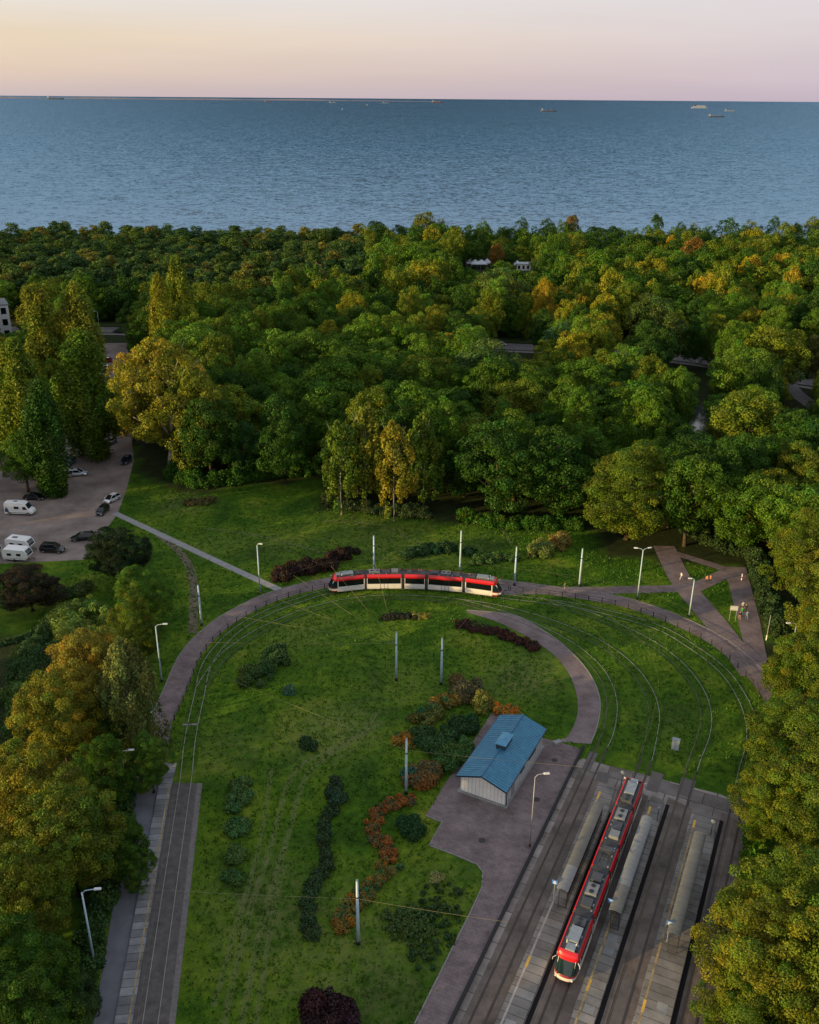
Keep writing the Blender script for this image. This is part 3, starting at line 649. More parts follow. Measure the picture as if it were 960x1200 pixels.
# prominent trees: name, proto, px, py of the top, height, radius, colour, label
HT = [
 ('oak_tree', 'near0', 745, 524, 20, 9.5, G_OL, 'broad golden green tree overhanging the lawn left of the branching footpaths'),
 ('broadleaf_tree', 'broad1', 585, 500, 20, 8.0, G_DARK, 'dark dense tree at the lawn edge beside the birch cluster, touching a second dark one'),
 ('broadleaf_tree', 'broad3', 655, 505, 19, 7.5, G_DARK, 'dark dense tree at the lawn edge next to the broad golden green tree'),
 ('birch_tree', 'birch0', 398, 505, 19, 4.8, (.075, .13, .01), 'olive green birch, first of the cluster at the lawn edge behind the tram'),
 ('birch_tree', 'birch1', 428, 490, 21, 4.9, (.13, .155, .012), 'yellowing birch second in the cluster behind the tram'),
 ('birch_tree', 'birch0', 462, 506, 20, 4.8, (.17, .165, .012), 'most golden birch in the middle of the cluster behind the tram'),
 ('birch_tree', 'birch1', 498, 496, 20, 5.0, (.08, .13, .01), 'olive crowned birch with pale bare stem, last of the cluster behind the tram'),
 ('poplar_tree', 'bigold', 184, 402, 31, 11.0, (0.20, 0.20, .014), 'tall old tree with golden crown and pale leaning trunk beside the parking lot'),
 ('poplar_tree', 'broad2', 226, 440, 25, 6.4, (0.135, 0.165, .012), 'yellow green crown leaning against the right side of the old golden tree'),
 ('poplar_tree', 'broad3', 146, 420, 22, 5.6, (0.25, 0.215, .022), 'golden side crown leaning over the cars on the left of the old golden tree'),
 ('poplar_tree', 'poplar0', 40, 352, 30, 6.4, (.14, .165, .012), 'tall flame shaped poplar glowing yellow beside the white building'),
 ('poplar_tree', 'poplar1', 88, 350, 30, 6.2, (.13, .16, .012), 'tall flame shaped poplar with yellow top between two other poplars above the parking lot'),
 ('poplar_tree', 'poplar2', 18, 420, 28, 6.0, G_OL, 'dense green poplar standing behind the white camper van'),
 ('poplar_tree', 'poplar0', 94, 406, 28, 7.0, (.075, .135, .008), 'widest green poplar overhanging the cars in the parking lot'),
 ('poplar_tree', 'poplar1', 46, 465, 23, 4.8, G_DARK, 'dark poplar shading the two parked cars in the lot'),
 ('poplar_tree', 'poplar2', 207, 318, 30, 5.0, G_OL, 'tall poplar rising highest behind the old golden tree, with olive crown'),
 ('poplar_tree', 'poplar0', 186, 336, 27, 4.2, G_YEL, 'slimmer yellow poplar beside the highest poplar behind the old golden tree'),
 ('broadleaf_tree', 'broad0', 22, 508, 14, 5.2, G_MID, 'low bushy green tree directly behind the white camper van'),
 ('broadleaf_tree', 'broad2', 283, 497, 13, 4.6, (.03, .085, .015), 'small bright green tree standing before the dark wood right of the old golden tree'),
 ('broadleaf_tree', 'broad4', 330, 470, 20, 6.0, G_DARK, 'dark tree in the recess of the wood between the small bright tree and the birches'),
 ('broadleaf_tree', 'broad5', 240, 470, 20, 6.5, G_DARK, 'shadowy tree just behind the old golden tree at the wood edge'),
 ('broadleaf_tree', 'broad0', 388, 425, 22, 10.0, G_MID, 'huge round green crown above the birch cluster'),
 ('broadleaf_tree', 'broad2', 488, 456, 22, 8.0, G_MID, 'rounded green crown directly behind the golden birch'),
 ('broadleaf_tree', 'broad3', 570, 400, 22, 9.5, (.05, .1, .02), 'pale green rounded crown high over the middle of the wood'),
 ('broadleaf_tree', 'broad1', 590, 318, 23, 12, (.07, .12, .02), 'very wide light green crown before the white market tents'),
 ('maple_tree', 'broad5', 583, 287, 15, 3.4, G_RUST, 'slim rust orange tree rising beside the white market tents'),
 ('dry_tree', 'bare', 372, 315, 17, 4.0, (.30, .16, .13), 'pinkish brown withered tree standing in the middle of the green wood'),
 ('broadleaf_tree', 'far0', 500, 250, 22, 9.0, (.10, .13, .02), 'tallest rounded crown breaking the skyline against the sea'),
 ('broadleaf_tree', 'far2', 508, 268, 20, 6.5, G_YEL, 'yellow topped tree just in front of the tallest skyline crown'),
 ('maple_tree', 'far1', 672, 254, 18, 4.6, (.13, .10, .02), 'olive gold tree standing up from the skyline right of the market tents'),
 ('maple_tree', 'far1', 671, 278, 16, 6, (.24, .15, .02), 'orange tinged tree below the olive gold skyline tree'),
 ('maple_tree', 'far2', 812, 282, 19, 7, G_RUST, 'large rusty orange crown in the far wood on the right'),
 ('maple_tree', 'far0', 788, 278, 17, 6, G_GOLD, 'gold crown touching the rusty orange crown in the far wood'),
 ('maple_tree', 'far1', 925, 300, 21, 7, G_GOLD, 'bright gold tree with upright twigs near the far right of the wood'),
 ('maple_tree', 'far2', 862, 308, 17, 5.5, G_GOLD, 'smaller gold tree halfway between the rusty crown and the bright gold one'),
 ('maple_tree', 'far0', 710, 328, 16, 5, G_GOLD, 'gold topped tree above the road where pedestrians walk'),
 ('maple_tree', 'far1', 660, 308, 16, 5.5, G_GOLD, 'gold tree beside the end of the market tents'),
 ('broadleaf_tree', 'broad4', 775, 350, 24, 9.5, (.05, .085, .014), 'big tree with yellowish top leaning over the road with the pedestrians'),
 ('broadleaf_tree', 'broad5', 908, 385, 22, 10, G_OL, 'large olive crown between the road and the pale blue pond'),
 ('broadleaf_tree', 'broad3', 978, 388, 20, 6, (.09, .1, .02), 'olive tree cut by the picture edge beside the bend of the side road'),
 ('willow_tree', 'broad0', 663, 380, 17, 6.5, (.04, .095, .03), 'blue green willow near the centre right of the wood above the pond'),
 ('broadleaf_tree', 'broad1', 745, 452, 20, 10, G_MID, 'broad round green crown left of the pond'),
 ('broadleaf_tree', 'broad2', 680, 425, 20, 9, G_MID, 'green crown above the pair of dark trees at the lawn edge'),
 ('broadleaf_tree', 'broad4', 885, 460, 21, 9, G_OL, 'olive crown right of the pale blue pond'),
 ('broadleaf_tree', 'broad3', 885, 560, 16, 7, G_MID, 'green tree standing in the corner behind the forking footpaths'),
 ('broadleaf_tree', 'near1', 972, 520, 20, 8.8, (.10, .145, .010), 'tall golden green crown above the promenade, uppermost of the row along it'),
 ('broadleaf_tree', 'near2', 958, 600, 18, 7.4, G_OL, 'second golden green crown of the row along the promenade'),
 ('broadleaf_tree', 'near0', 984, 640, 18, 7.0, (.12, .155, .012), 'yellowing crown overhanging the promenade beside the lamp'),
 ('broadleaf_tree', 'near1', 990, 705, 16, 6.0, (.13, .165, .010), 'yellow olive crown behind the lamp by the promenade'),
 ('broadleaf_tree', 'near2', 955, 755, 14, 5.6, G_OL, 'round green crown covering the end of the railing beside the outer track'),
 ('broadleaf_tree', 'near0', 948, 822, 13, 6.4, (.10, .150, .010), 'olive crown beside the grassed tracks, right above the station'),
 ('broadleaf_tree', 'near1', 912, 905, 10, 4.8, G_OL, 'smaller tree touching the far end of the last platform'),
 ('broadleaf_tree', 'near2', 975, 900, 14, 6.0, G_OL, 'large olive green crown beside the last track of the station'),
 ('broadleaf_tree', 'near0', 945, 1000, 13, 6.0, (.115, .160, .010), 'yellow olive crown beside the shelter of the last platform'),
 ('broadleaf_tree', 'near1', 900, 1075, 12, 6.0, (.150, .180, .010), 'mustard green crown nearest the last track at the bottom of the picture'),
 ('broadleaf_tree', 'near2', 978, 1090, 14, 6.5, (.13, .170, .010), 'mustard green crown cut by the picture corner beside the station'),
 ('broadleaf_tree', 'near0', 875, 1165, 8, 4.6, G_OL, 'low green tree at the bottom edge beside the last track'),
 # foreground left
 ('broadleaf_tree', 'near1', 133, 622, 11, 5.6, (.018, .038, .012), 'dark round tree at the corner of the parking lot beside the black estate car'),
 ('broadleaf_tree', 'near2', 30, 668, 8, 5.8, (.035, .028, .015), 'dark brownish spreading tree in front of the two caravans'),
 ('broadleaf_tree', 'near0', 160, 668, 11, 4.6, G_BR, 'fresh green tree just in front of the dark round tree'),
 ('broadleaf_tree', 'near0', 150, 700, 12, 4.2, G_OL, 'leafy green tree beside the tall bare pole left of the loop'),
 ('maple_tree', 'near1', 98, 742, 16, 5.4, (.26, .23, .026), 'brightest golden tree of the row left of the tram loop'),
 ('maple_tree', 'near2', 62, 795, 15, 5.8, (.19, .195, .014), 'tawny gold tree below the brightest golden one'),
 ('birch_tree', 'weep', 143, 770, 16, 4.6, (.12, .15, .035), 'light green weeping birch with visible white branches left of the loop path'),
 ('broadleaf_tree', 'near0', 172, 862, 9, 3.2, G_BR, 'low bright green tree leaning over the end of the side platform'),
 ('broadleaf_tree', 'near0', 112, 868, 10, 4.0, G_MID, 'shadowy green tree behind the half hidden lamp near the side platform'),
 ('broadleaf_tree', 'near2', 128, 820, 9, 3.6, (.07, .13, .01), 'mid green tree at the foot of the weeping birch'),
 ('broadleaf_tree', 'near1', 25, 880, 17, 5.6, (.18, .195, .014), 'golden tree at the left picture edge beside the dark hollow'),
 ('broadleaf_tree', 'near2', 70, 925, 15, 6.0, (.12, .165, .012), 'olive gold tree with a bare branch showing, left of the side platform'),
 ('broadleaf_tree', 'near0', 122, 950, 9, 4.0, G_MID, 'green tree beside the upper end of the side platform'),
 ('broadleaf_tree', 'near1', 10, 1000, 15, 5.0, G_OL, 'olive tree cut by the left picture edge level with the lone leaning lamp'),
 ('broadleaf_tree', 'near2', 152, 1000, 5, 2.6, G_MID, 'shaded green tree between the lone lamp and the side footway'),
 ('broadleaf_tree', 'near0', 22, 1085, 12, 4.6, G_MID, 'green tree in the bottom left corner behind the lone lamp'),
 ('broadleaf_tree', 'near1', 20, 1140, 11, 4.6, G_MID, 'green crown filling the very bottom left corner'),
 ('broadleaf_tree', 'near2', 70, 1165, 6, 3.2, (.035, .07, .014), 'dark low tree beside the foot of the side footway'),
]
for nm, key, px, py, h, R_, col, lab in HT:
    x, y = at(px, py, h * .97); TAKEN.append((x, y, R_)); plant_tree(nm, key, x, y, h, R_, col, lab)

# the wood: individual trees first, the remainder as one mass
rr = random.Random(21)
CLEAR = [(105, 380, 145, 394, 345), (575, 393, 625, 416, 320), (788, 402, 842, 432, 295), (928, 432, 962, 478, 270), (815, 478, 838, 500, 245), (545, 303, 575, 314, 495), (608, 306, 624, 318, 495), (0, 357, 22, 388, 340), (118, 405, 165, 455, 290), (726, 375, 740, 398, 330), (760, 655, 900, 700, 160), (-50, 560, 150, 660, 150), (120, 500, 150, 590, 190), (60, 535, 100, 580, 190), (585, 296, 598, 306, 480)]
path_lines = [catmull(ats([(778, 640), (760, 610), (775, 560)]), 3)]
cand = []; y = 112.0; rows = []
def free(x, y, R_, h):
    if dist_line((x, y), ROAD) < 5 + R_ * .45: return False
    if abs(x - 120) < 60 and dist_line((x, y), side) < 3 + R_ * .5: return False
    if inside((x, y), LOT): return False
    if inside((x, y), pond): return False
    for (a, b_, c) in TAKEN:
        if (a - x) ** 2 + (b_ - y) ** 2 < ((c + R_) * .60) ** 2: return False
    px, pt, d = proj(x, y, h); _, pb, _ = proj(x, y, h * .15); pr = R_ * FPX / d
    for (x0, y0, x1, y1, D) in CLEAR:
        if px + pr * .8 > x0 and px - pr * .8 < x1 and pt < y1 and pb > y0 and y < D: return False
    return True
tries = 0
for step in range(26000):
    y = rr.uniform(150, SHORE - 44); x = rr.uniform(-.52 * y - 12, .52 * y + 12)
    R_ = rr.choice((rr.uniform(4.2, 6), rr.uniform(5.5, 9.2))) * (1.12 if y < 300 else 1.0); pine = x < -18 + (y - 350) * -.05 and y > 362 + rr.uniform(-8, 8)
    if pine: R_ = rr.uniform(4.2, 6.2)
    h = (rr.uniform(13, 17.5) if pine else rr.uniform(13, 22.5)) * (1 if y < 430 else rr.uniform(.68, 1.0))
    wz = is_wood(x, y) and is_wood(x - .55 * R_, y - R_ * .75) and is_wood(x + .55 * R_, y - R_ * .75)
    if not wz: continue
    if not free(x, y, R_, h): continue
    TAKEN.append((x, y, R_)); cand.append((x, y, R_, h, pine))
cand.sort(key=lambda c: c[1])
PAL = [(G_DARK, 'dark green'), (G_MID, 'leafy green'), (G_MID, 'fresh green'), (G_OL, 'olive green'), (G_BR, 'light green'), (G_OL, 'dull olive'), (G_YEL, 'yellow green'), (G_GOLD, 'golden')]
def region(x, y):
    px, py, _ = proj(x, y, 14)
    d = 'at the lawn edge' if y < 200 else 'before the forest road' if y < 300 else 'along the forest road' if y < 360 else 'past the forest road' if y < 460 else 'nearest the sea'
    s_ = ['behind the parking lot', 'behind the old golden tree', 'above the birches', 'above the curving tram', 'above the twin dark trees', 'above the pond', 'above the promenade'][max(0, min(6, int(px / 960 * 7)))]
    return d, s_
cb = cp = 0; MASS = []; cnt_lab = {}
for i, (x, y, R_, h, pine) in enumerate(cand):
    d, s_ = region(x, y)
    if pine:
        c = rr.choices([G_PINE, G_PINEY, (.058, .104, .016)], [5, 2, 5])[0]; nmc = {G_PINE: 'dark', G_PINEY: 'bronze'}.get(c, 'mid green'); key = 'pine%d' % rr.randrange(4)  # crown colour and its word drawn at random per pine
        if cp < 220:
            cp += 1; plant_tree('pine_tree', key, x, y, h, R_, c, '%s %s pine %s %s' % ('tall' if h > 15 else 'short', nmc, d, s_), 'pines %s %s, %s' % (d, s_, nmc + str(h > 15)))
        else: MASS.append((key, x, y, h, R_, c))
    else:
        right = proj(x, y, 14)[0] > 600
        wts = [5, 6, 4, 4.5, 2.5, 3, 1.6 if right else .8, 1.0 if (right and y > 330) else .12]
        if y < 230: wts = [6, 6, 3, 2, 1, 1, .2, .05]
        if y > 480: wts = [7, 4, 2, 3, 1, 3, .6, .6]
        c, nmc = rr.choices(PAL, wts)[0]; v = rr.uniform(.8, 1.2); c = tuple(q * v for q in c)
        key = ('broad%d' % rr.randrange(6)) if y < 340 else ('far%d' % rr.randrange(3))
        if cb < 225:
            cb += 1; sz = 'wide' if R_ > 6.3 else 'middling' if R_ > 5 else 'slender'
            plant_tree('broadleaf_tree', key, x, y, h, R_, c, '%s %s tree %s %s' % (sz, nmc, d, s_), 'trees %s %s, %s %s' % (d, s_, sz, nmc))
        else: MASS.append((key, x, y, h, R_, c))
print('TREES broad', cb, 'pine', cp, 'mass', len(MASS))
# off-frame trees left of the view, added and height-tuned to shade the lawn
for i in range(190):
    y = rr.uniform(-90, 260); x = rr.uniform(-190, -42) if y < 150 else rr.uniform(-260, -.52 * y - 14)
    if x > -.50 * max(y, 60) - 14: continue
    if not all((a - x) ** 2 + (b_ - y) ** 2 > ((c + 6) * .7) ** 2 for a, b_, c in TAKEN): continue
    if inside((x, y), LOT): continue
    TAKEN.append((x, y, 6)); MASS.append(('far%d' % (i % 3), x, y, rr.uniform(10, 12) if 48 < y < 112 and x > -120 else rr.uniform(15, 19), rr.uniform(5.5, 7.5), G_MID))
VV, CC = [], []
for key, x, y, h, R_, c in MASS:
    me, tme, H0, R0, V, col = PROTO[key]
    keep = np.repeat(np.random.default_rng(int(abs(x * 10))).random(len(V) // 4) < (.62 if y > 420 else .9), 4)
    a = rr.uniform(0, 6.28); q = V[keep] * np.array([R_ / R0, R_ / R0, h / H0]); ca, sa = math.cos(a), math.sin(a)
    VV.append(np.stack([q[:, 0] * ca - q[:, 1] * sa + x, q[:, 0] * sa + q[:, 1] * ca + y, q[:, 2]], 1)); CC.append(col[keep] * np.array([*c, 1]))
me = quads_mesh('woodland', np.concatenate(VV), np.concatenate(CC), LEAF); o = bpy.data.objects.new('woodland', me); COL.objects.link(o)
tag(o, kind='stuff', label='remaining crowns of the far wood in front of the sea, plus added unseen shade trees'); print('mass faces', len(me.polygons))
# undergrowth along the wood edge
def bush_mesh(lumps, leaf, dens, seed, **kw):
    lumps = np.array(lumps, float); area = float(np.mean(lumps[:, 3] ** 2)) * 12; per = max(12, int(dens * area / (leaf * leaf * .55)))
    return leafy(lumps, min(per, 900), leaf, seed, jit=.7, outward=.15, ltv=.22, **kw)
def shrub(name, pts, w_, h, leaf, col, label, cat='bush', seed=1, group=None, spread=.5, huevar=.15, dens=.9, stems=True):
    """pts on the ground; lumps strung along them"""
    R = np.random.default_rng(seed); ln = catmull(pts, max(.5, w_ * .35)) if len(pts) > 1 else [pts[0]]
    cx, cy = ln[len(ln) // 2]; lumps = []
    sa, sb, sr = R.uniform(.75, 1.35), R.uniform(.7, 1.1), R.uniform(0, 3.14)
    for (x, y) in ln:
        wv, hv = R.uniform(.65, 1.25), R.uniform(.7, 1.15)
        for k in range((7 if len(ln) > 1 else 34) * (3 if h < 1 and w_ > 3 else 1)):
            a = R.uniform(0, 6.28); q = math.sqrt(R.uniform(0, 1)) * w_ * spread * (wv if len(ln) > 1 else R.uniform(.7, 1.25))
            hh = h * hv * R.uniform(.5, 1.08) * (1 - .35 * (q / (w_ * spread + .01)) ** 2); r_ = min(w_ * .27, h * .42) * R.uniform(.45, 1.3)
            dx_, dy_ = (math.cos(a) * q, math.sin(a) * q) if len(ln) > 1 else (math.cos(a) * q * sa * math.cos(sr) - math.sin(a) * q * sb * math.sin(sr), math.cos(a) * q * sa * math.sin(sr) + math.sin(a) * q * sb * math.cos(sr))
            lumps.append((x - cx + dx_, y - cy + dy_, max(r_ * .6, hh - r_), r_, r_, r_ * .9)); 
            lumps.append((x - cx + dx_, y - cy + dy_, r_ * .6, r_, r_, r_ * .8))
    V, c = bush_mesh(lumps, leaf, dens, seed, centre=(0, 0, 0), huevar=huevar)
    me = quads_mesh(name, V, c, LEAF); o = bpy.data.objects.new(name, me); COL.objects.link(o); o.location = (cx, cy, 0); o.color = (*[q * 1.35 for q in col], 1)
    tag(o, label, cat, group); return o
C_PURP = (.026, .016, .012); C_RED = (.17, .080, .022); C_ORA = (.16, .115, .022); C_DG = (.022, .055, .016); C_BG = (.05, .115, .022)
SH = [
 ('hedge', [(330, 678), (358, 668), (385, 662), (408, 652)], 3.6, 2.4, .26, C_PURP, 'dark purple leaved hedge behind the left end of the tram on the curve'),
 ('bush', [(482, 651), (505, 646), (530, 646), (548, 648)], 3.4, 1.9, .26, C_DG, 'long dark green bush behind the tram between two poles'),
 ('bush', [(558, 659), (580, 656), (603, 658)], 3.0, 1.5, .26, (.045, .09, .02), 'low mid green bush between the poles behind the right end of the tram'),
 ('bush', [(628, 652), (640, 648)], 3.6, 4.0, .3, (.11, .14, .03), 'tall yellow green bush left of the broad golden green tree'),
 ('bush', [(655, 640)], 3.4, 4.2, .3, (.17, .13, .03), 'tawny rounded bush touching the yellow green one'),
 ('hedge', [(450, 725), (468, 724), (482, 724)], 1.6, 1.0, .18, (.03, .03, .018), 'short dark clipped hedge in the lawn just in front of the tram'),
 ('bush', [(488, 724), (500, 724)], 1.4, .9, .18, (.22, .2, .04), 'small yellow green bush at the end of the short clipped hedge'),
 ('hedge', [(540, 732), (560, 738), (585, 743), (605, 752), (626, 760)], 2.0, 1.2, .2, (.05, .022, .016), 'dark reddish hedge following the inner edge of the curved footpath'),
 ('bush', [(555, 735), (566, 737)], 1.6, 1.3, .2, C_BG, 'green bush growing out of the dark reddish hedge'),
 ('bush', [(296, 798), (312, 785), (330, 768)], 4.2, 2.0, .26, (.038, .08, .02), 'long green bush alone on the lawn inside the left curve of the loop'),
 ('sapling', [(340, 812)], 1.2, 2.0, .22, (.06, .13, .07), 'tiny pale sapling alone on the lawn'),
 ('bush', [(352, 870), (366, 876)], 1.8, 1.0, .2, C_DG, 'small dark tuft of shrubs in the middle of the lawn'),
 ('bush', [(548, 812)], 4.4, 2.2, .24, (.08, .07, .03), 'topmost brownish bush of the shrub bed, close to the pole'),
 ('bush', [(520, 826), (535, 818)], 3.4, 1.7, .22, C_ORA, 'orange tinted bush in the upper part of the shrub bed'),
 ('bush', [(495, 845), (510, 838)], 3.6, 1.8, .22, (.07, .1, .025), 'olive bush below the orange tinted one in the shrub bed'),
 ('bush', [(565, 830)], 2.2, 2.6, .22, (.14, .15, .03), 'upright yellow green bush beside the blue roof corner'),
 ('bush', [(545, 852), (530, 860)], 3.6, 2.0, .24, C_DG, 'dark green bush of the shrub bed beside the blue roof'),
 ('bush', [(500, 868), (520, 875)], 4.0, 2.2, .24, (.03, .07, .02), 'deep green bush in the middle of the shrub bed'),
 ('bush', [(525, 895), (540, 885)], 4.0, 2.3, .24, (.045, .1, .022), 'fresh green bush beside the white wall of the kiosk'),
 ('bush', [(475, 870)], 2.8, 1.3, .22, C_ORA, 'low orange bush at the lawn side of the shrub bed'),
 ('bush', [(500, 912)], 3.6, 2.0, .22, (.12, .085, .03), 'brown orange bush at the lower end of the shrub bed'),
 ('bush', [(580, 834), (604, 837)], 1.8, 1.6, .2, (.30, .14, .02), 'bright orange bush behind the far gable of the kiosk'),
 ('bush', [(393, 938), (393, 924)], 2.4, 1.8, .2, (.026, .052, .022), 'dark upright bush at the top of the dark winding hedge'),
 ('hedge', [(390, 950), (380, 965), (380, 990), (385, 1010)], 1.3, 1.2, .2, (.028, .052, .018), 'upper dark green stretch of the winding hedge in the lawn'),
 ('hedge', [(383, 1018), (368, 1037), (360, 1060), (362, 1085), (368, 1098)], 1.5, 1.1, .2, (.028, .054, .018), 'lower dark green stretch of the winding hedge in the lawn'),
 ('hedge', [(480, 940), (462, 943), (446, 952), (437, 966), (440, 980), (452, 994), (458, 1008)], 1.7, 1.1, .18, C_RED, 'red leaved upper half of the serpentine hedge'),
 ('hedge', [(456, 1018), (445, 1032), (428, 1048), (413, 1062), (403, 1076), (402, 1088)], 2.1, 1.1, .18, (.14, .105, .022), 'orange brown lower half of the serpentine hedge'),
 ('bush', [(480, 975)], 2.6, 1.7, .2, (.018, .055, .016), 'round clipped dark green bush between the red hedge and the plaza'),
 ('bush', [(480, 1085)], 4.6, .9, .22, (.05, .085, .02), 'wide low dome of pale green shrub in front of the plaza corner'),
 ('bush', [(522, 1052), (510, 1085), (494, 1120)], 4.2, .7, .22, (.03, .06, .016), 'spreading dark ground shrub filling the corner below the plaza'),
 ('bush', [(512, 1030)], 1.2, .7, .18, (.2, .2, .07), 'little pale yellow shrub near the plaza corner'),
 ('bush', [(383, 1188), (372, 1195)], 3.6, 2.4, .22, (.024, .011, .013), 'dark purple rounded bush at the bottom edge of the lawn'),
 ('bush', [(400, 1190)], 2.6, 2.0, .22, (.028, .012, .015), 'second purple bush touching the large purple one'),
 ('bush', [(278, 945), (284, 925)], 2.2, 1.4, .22, (.06, .12, .03), 'light green bush uppermost in the row at the left side of the lawn'),
 ('bush', [(280, 972)], 2.4, 1.5, .22, (.055, .12, .03), 'light green bush in the middle of the row at the left side of the lawn'),
 ('bush', [(276, 1005)], 2.2, 1.4, .22, (.06, .11, .025), 'light green bush second last in the row at the left side of the lawn'),
 ('bush', [(275, 1030)], 1.8, 1.0, .22, (.04, .09, .02), 'lowest small bush in the row at the left side of the lawn'),
 ('hedge', [(20, 790), (50, 745), (75, 720), (100, 712)], 2.4, 2.0, .25, (.035, .075, .02), 'green garden hedge left of the golden tree'),
 ('hedge', [(-40, 765), (0, 756), (30, 748), (45, 738)], 1.2, 1.0, .25, (.035, .07, .02), 'thin hedge crossing the small garden lawn'),
 ('bush', [(60, 775), (40, 800)], 5, 3.0, .28, (.03, .06, .015), 'dark bush mass below the garden hedge'),
 ('bush', [(95, 760), (80, 735), (100, 725)], 5, 4.2, .28, (.10, .15, .025), 'bright green thicket between the garden hedge and the brightest golden tree'),
 ('bush', [(20, 820), (40, 835), (30, 860)], 5, 3.6, .28, (.05, .10, .02), 'green thicket in the hollow left of the tawny tree'),
 ('bush', [(112, 720), (128, 735)], 4, 4.0, .28, (.09, .15, .025), 'leafy thicket behind the weeping birch'),
 ('bush', [(75, 700), (95, 695)], 4, 2.6, .28, (.05, .08, .02), 'olive bush between the brownish tree and the dark round tree'),
 ('bush', [(222, 592), (250, 588)], 2.2, 1.4, .28, (.06, .06, .02), 'dry brownish bush at the foot of the old golden tree'),
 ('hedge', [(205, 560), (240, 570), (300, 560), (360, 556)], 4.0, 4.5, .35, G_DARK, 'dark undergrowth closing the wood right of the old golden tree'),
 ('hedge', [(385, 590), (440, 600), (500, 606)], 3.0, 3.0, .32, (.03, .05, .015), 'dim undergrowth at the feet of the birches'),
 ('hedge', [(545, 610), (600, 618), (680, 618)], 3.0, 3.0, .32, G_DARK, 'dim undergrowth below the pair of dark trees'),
 ('hedge', [(805, 625), (850, 645), (885, 655), (893, 690), (912, 745)], 3.0, 3.0, .3, (.025, .05, .014), 'dark undergrowth bordering the promenade'),
 ('hedge', [(915, 790), (918, 830), (908, 880), (895, 925)], 3.2, 3.0, .3, G_MID, 'leafy undergrowth beside the outer grassed track'),
 ('hedge', [(892, 960), (885, 1030), (872, 1100), (862, 1180)], 2.8, 2.6, .28, G_MID, 'leafy undergrowth along the last station track'),
 ('hedge', [(150, 925), (135, 1000), (112, 1090), (88, 1190)], 2.6, 2.6, .28, (.03, .065, .014), 'leafy undergrowth along the side footway'),
 ('hedge', [(168, 815), (158, 850), (155, 890)], 2.6, 2.2, .28, (.035, .07, .014), 'leafy undergrowth beside the loop path below the tall lamp'),
]
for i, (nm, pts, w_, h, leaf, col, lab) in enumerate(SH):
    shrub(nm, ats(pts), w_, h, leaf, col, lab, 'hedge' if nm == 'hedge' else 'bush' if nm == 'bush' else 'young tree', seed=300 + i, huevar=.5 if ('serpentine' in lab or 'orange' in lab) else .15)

# grass tufts
ARCP = offset(aL, -.5) + offset(aR, .5)[::-1]
R = np.random.default_rng(9); P_ = []
lane_poly = plaza
def tuft_ok(x, y):
    px, py, _ = proj(x, y, 0)
    if px < -30 or px > 990 or py > 1240 or py < edge_y(px) - 4: return False
    if dist_line((x, y), loop_line[::6]) < 2.0: return False
    if inside((x, y), plaza) or inside((x, y), LOT) or inside((x, y), ARCP): return False
    n_, s_ = x * ND[0] + y * ND[1], x * SD[0] + y * SD[1]
    if n_ > -22.6 and n_ < 3.5 and s_ < 104.5: return False
    if x < -19 and y < 100 and x < -21.2 - (y - 61) * .137: return False
    return not any(dist_line((x, y), q) < w_ for q, w_ in TUFT_LINES)
TUFT_LINES = [(aL[::5], 1.6), (aR[::5], 1.4), ([at(134, 601), at(270, 665), at(334, 694)], 1.0), (ats([(778, 640), (800, 683), (840, 732), (884, 792)]), 2.4), (ats([(865, 664), (880, 725), (890, 790)]), 3.0), (ats([(640, 692), (700, 692), (812, 688)]), 1.6), (ats([(780, 645), (856, 669), (806, 693)]), 1.6)]
while len(P_) < 26000:
    x, y = R.uniform(-62, 66), 55 + 140 * R.random() ** 1.0
    if abs(x) > .5 * y + 6: continue
    if tuft_ok(x, y): P_.append((x, y))
P_ = np.array(P_); k = 3; B = np.repeat(P_, k, 0) + R.normal(size=(len(P_) * k, 2)) * .16; m_ = len(B)
hgt = R.uniform(.07, .26, m_); a = R.uniform(0, 6.28, m_); wd = R.uniform(.05, .14, m_); ln_ = R.normal(size=(m_, 2)) * .10
x, y = B[:, 0], B[:, 1]; z0 = np.zeros(m_)
V = np.stack([np.stack([x - np.cos(a) * wd, y - np.sin(a) * wd, z0], 1), np.stack([x + np.cos(a) * wd, y + np.sin(a) * wd, z0], 1), np.stack([x + np.cos(a) * wd * .4 + ln_[:, 0], y + np.sin(a) * wd * .4 + ln_[:, 1], hgt], 1), np.stack([x - np.cos(a) * wd * .4 + ln_[:, 0], y - np.sin(a) * wd * .4 + ln_[:, 1], hgt], 1)], 1).reshape(-1, 3)
ti = R.uniform(.6, 1.4, m_); hu = R.normal(size=m_) * .15; cc = np.stack([.052 * ti * (1 + hu), .125 * ti, .008 * ti, np.ones(m_)], 1)
me = quads_mesh('grass_tufts', V, np.repeat(cc, 4, 0), LEAF); o = bpy.data.objects.new('grass', me); COL.objects.link(o); tag(o, kind='stuff', label='tufts of longer grass over the lawns')
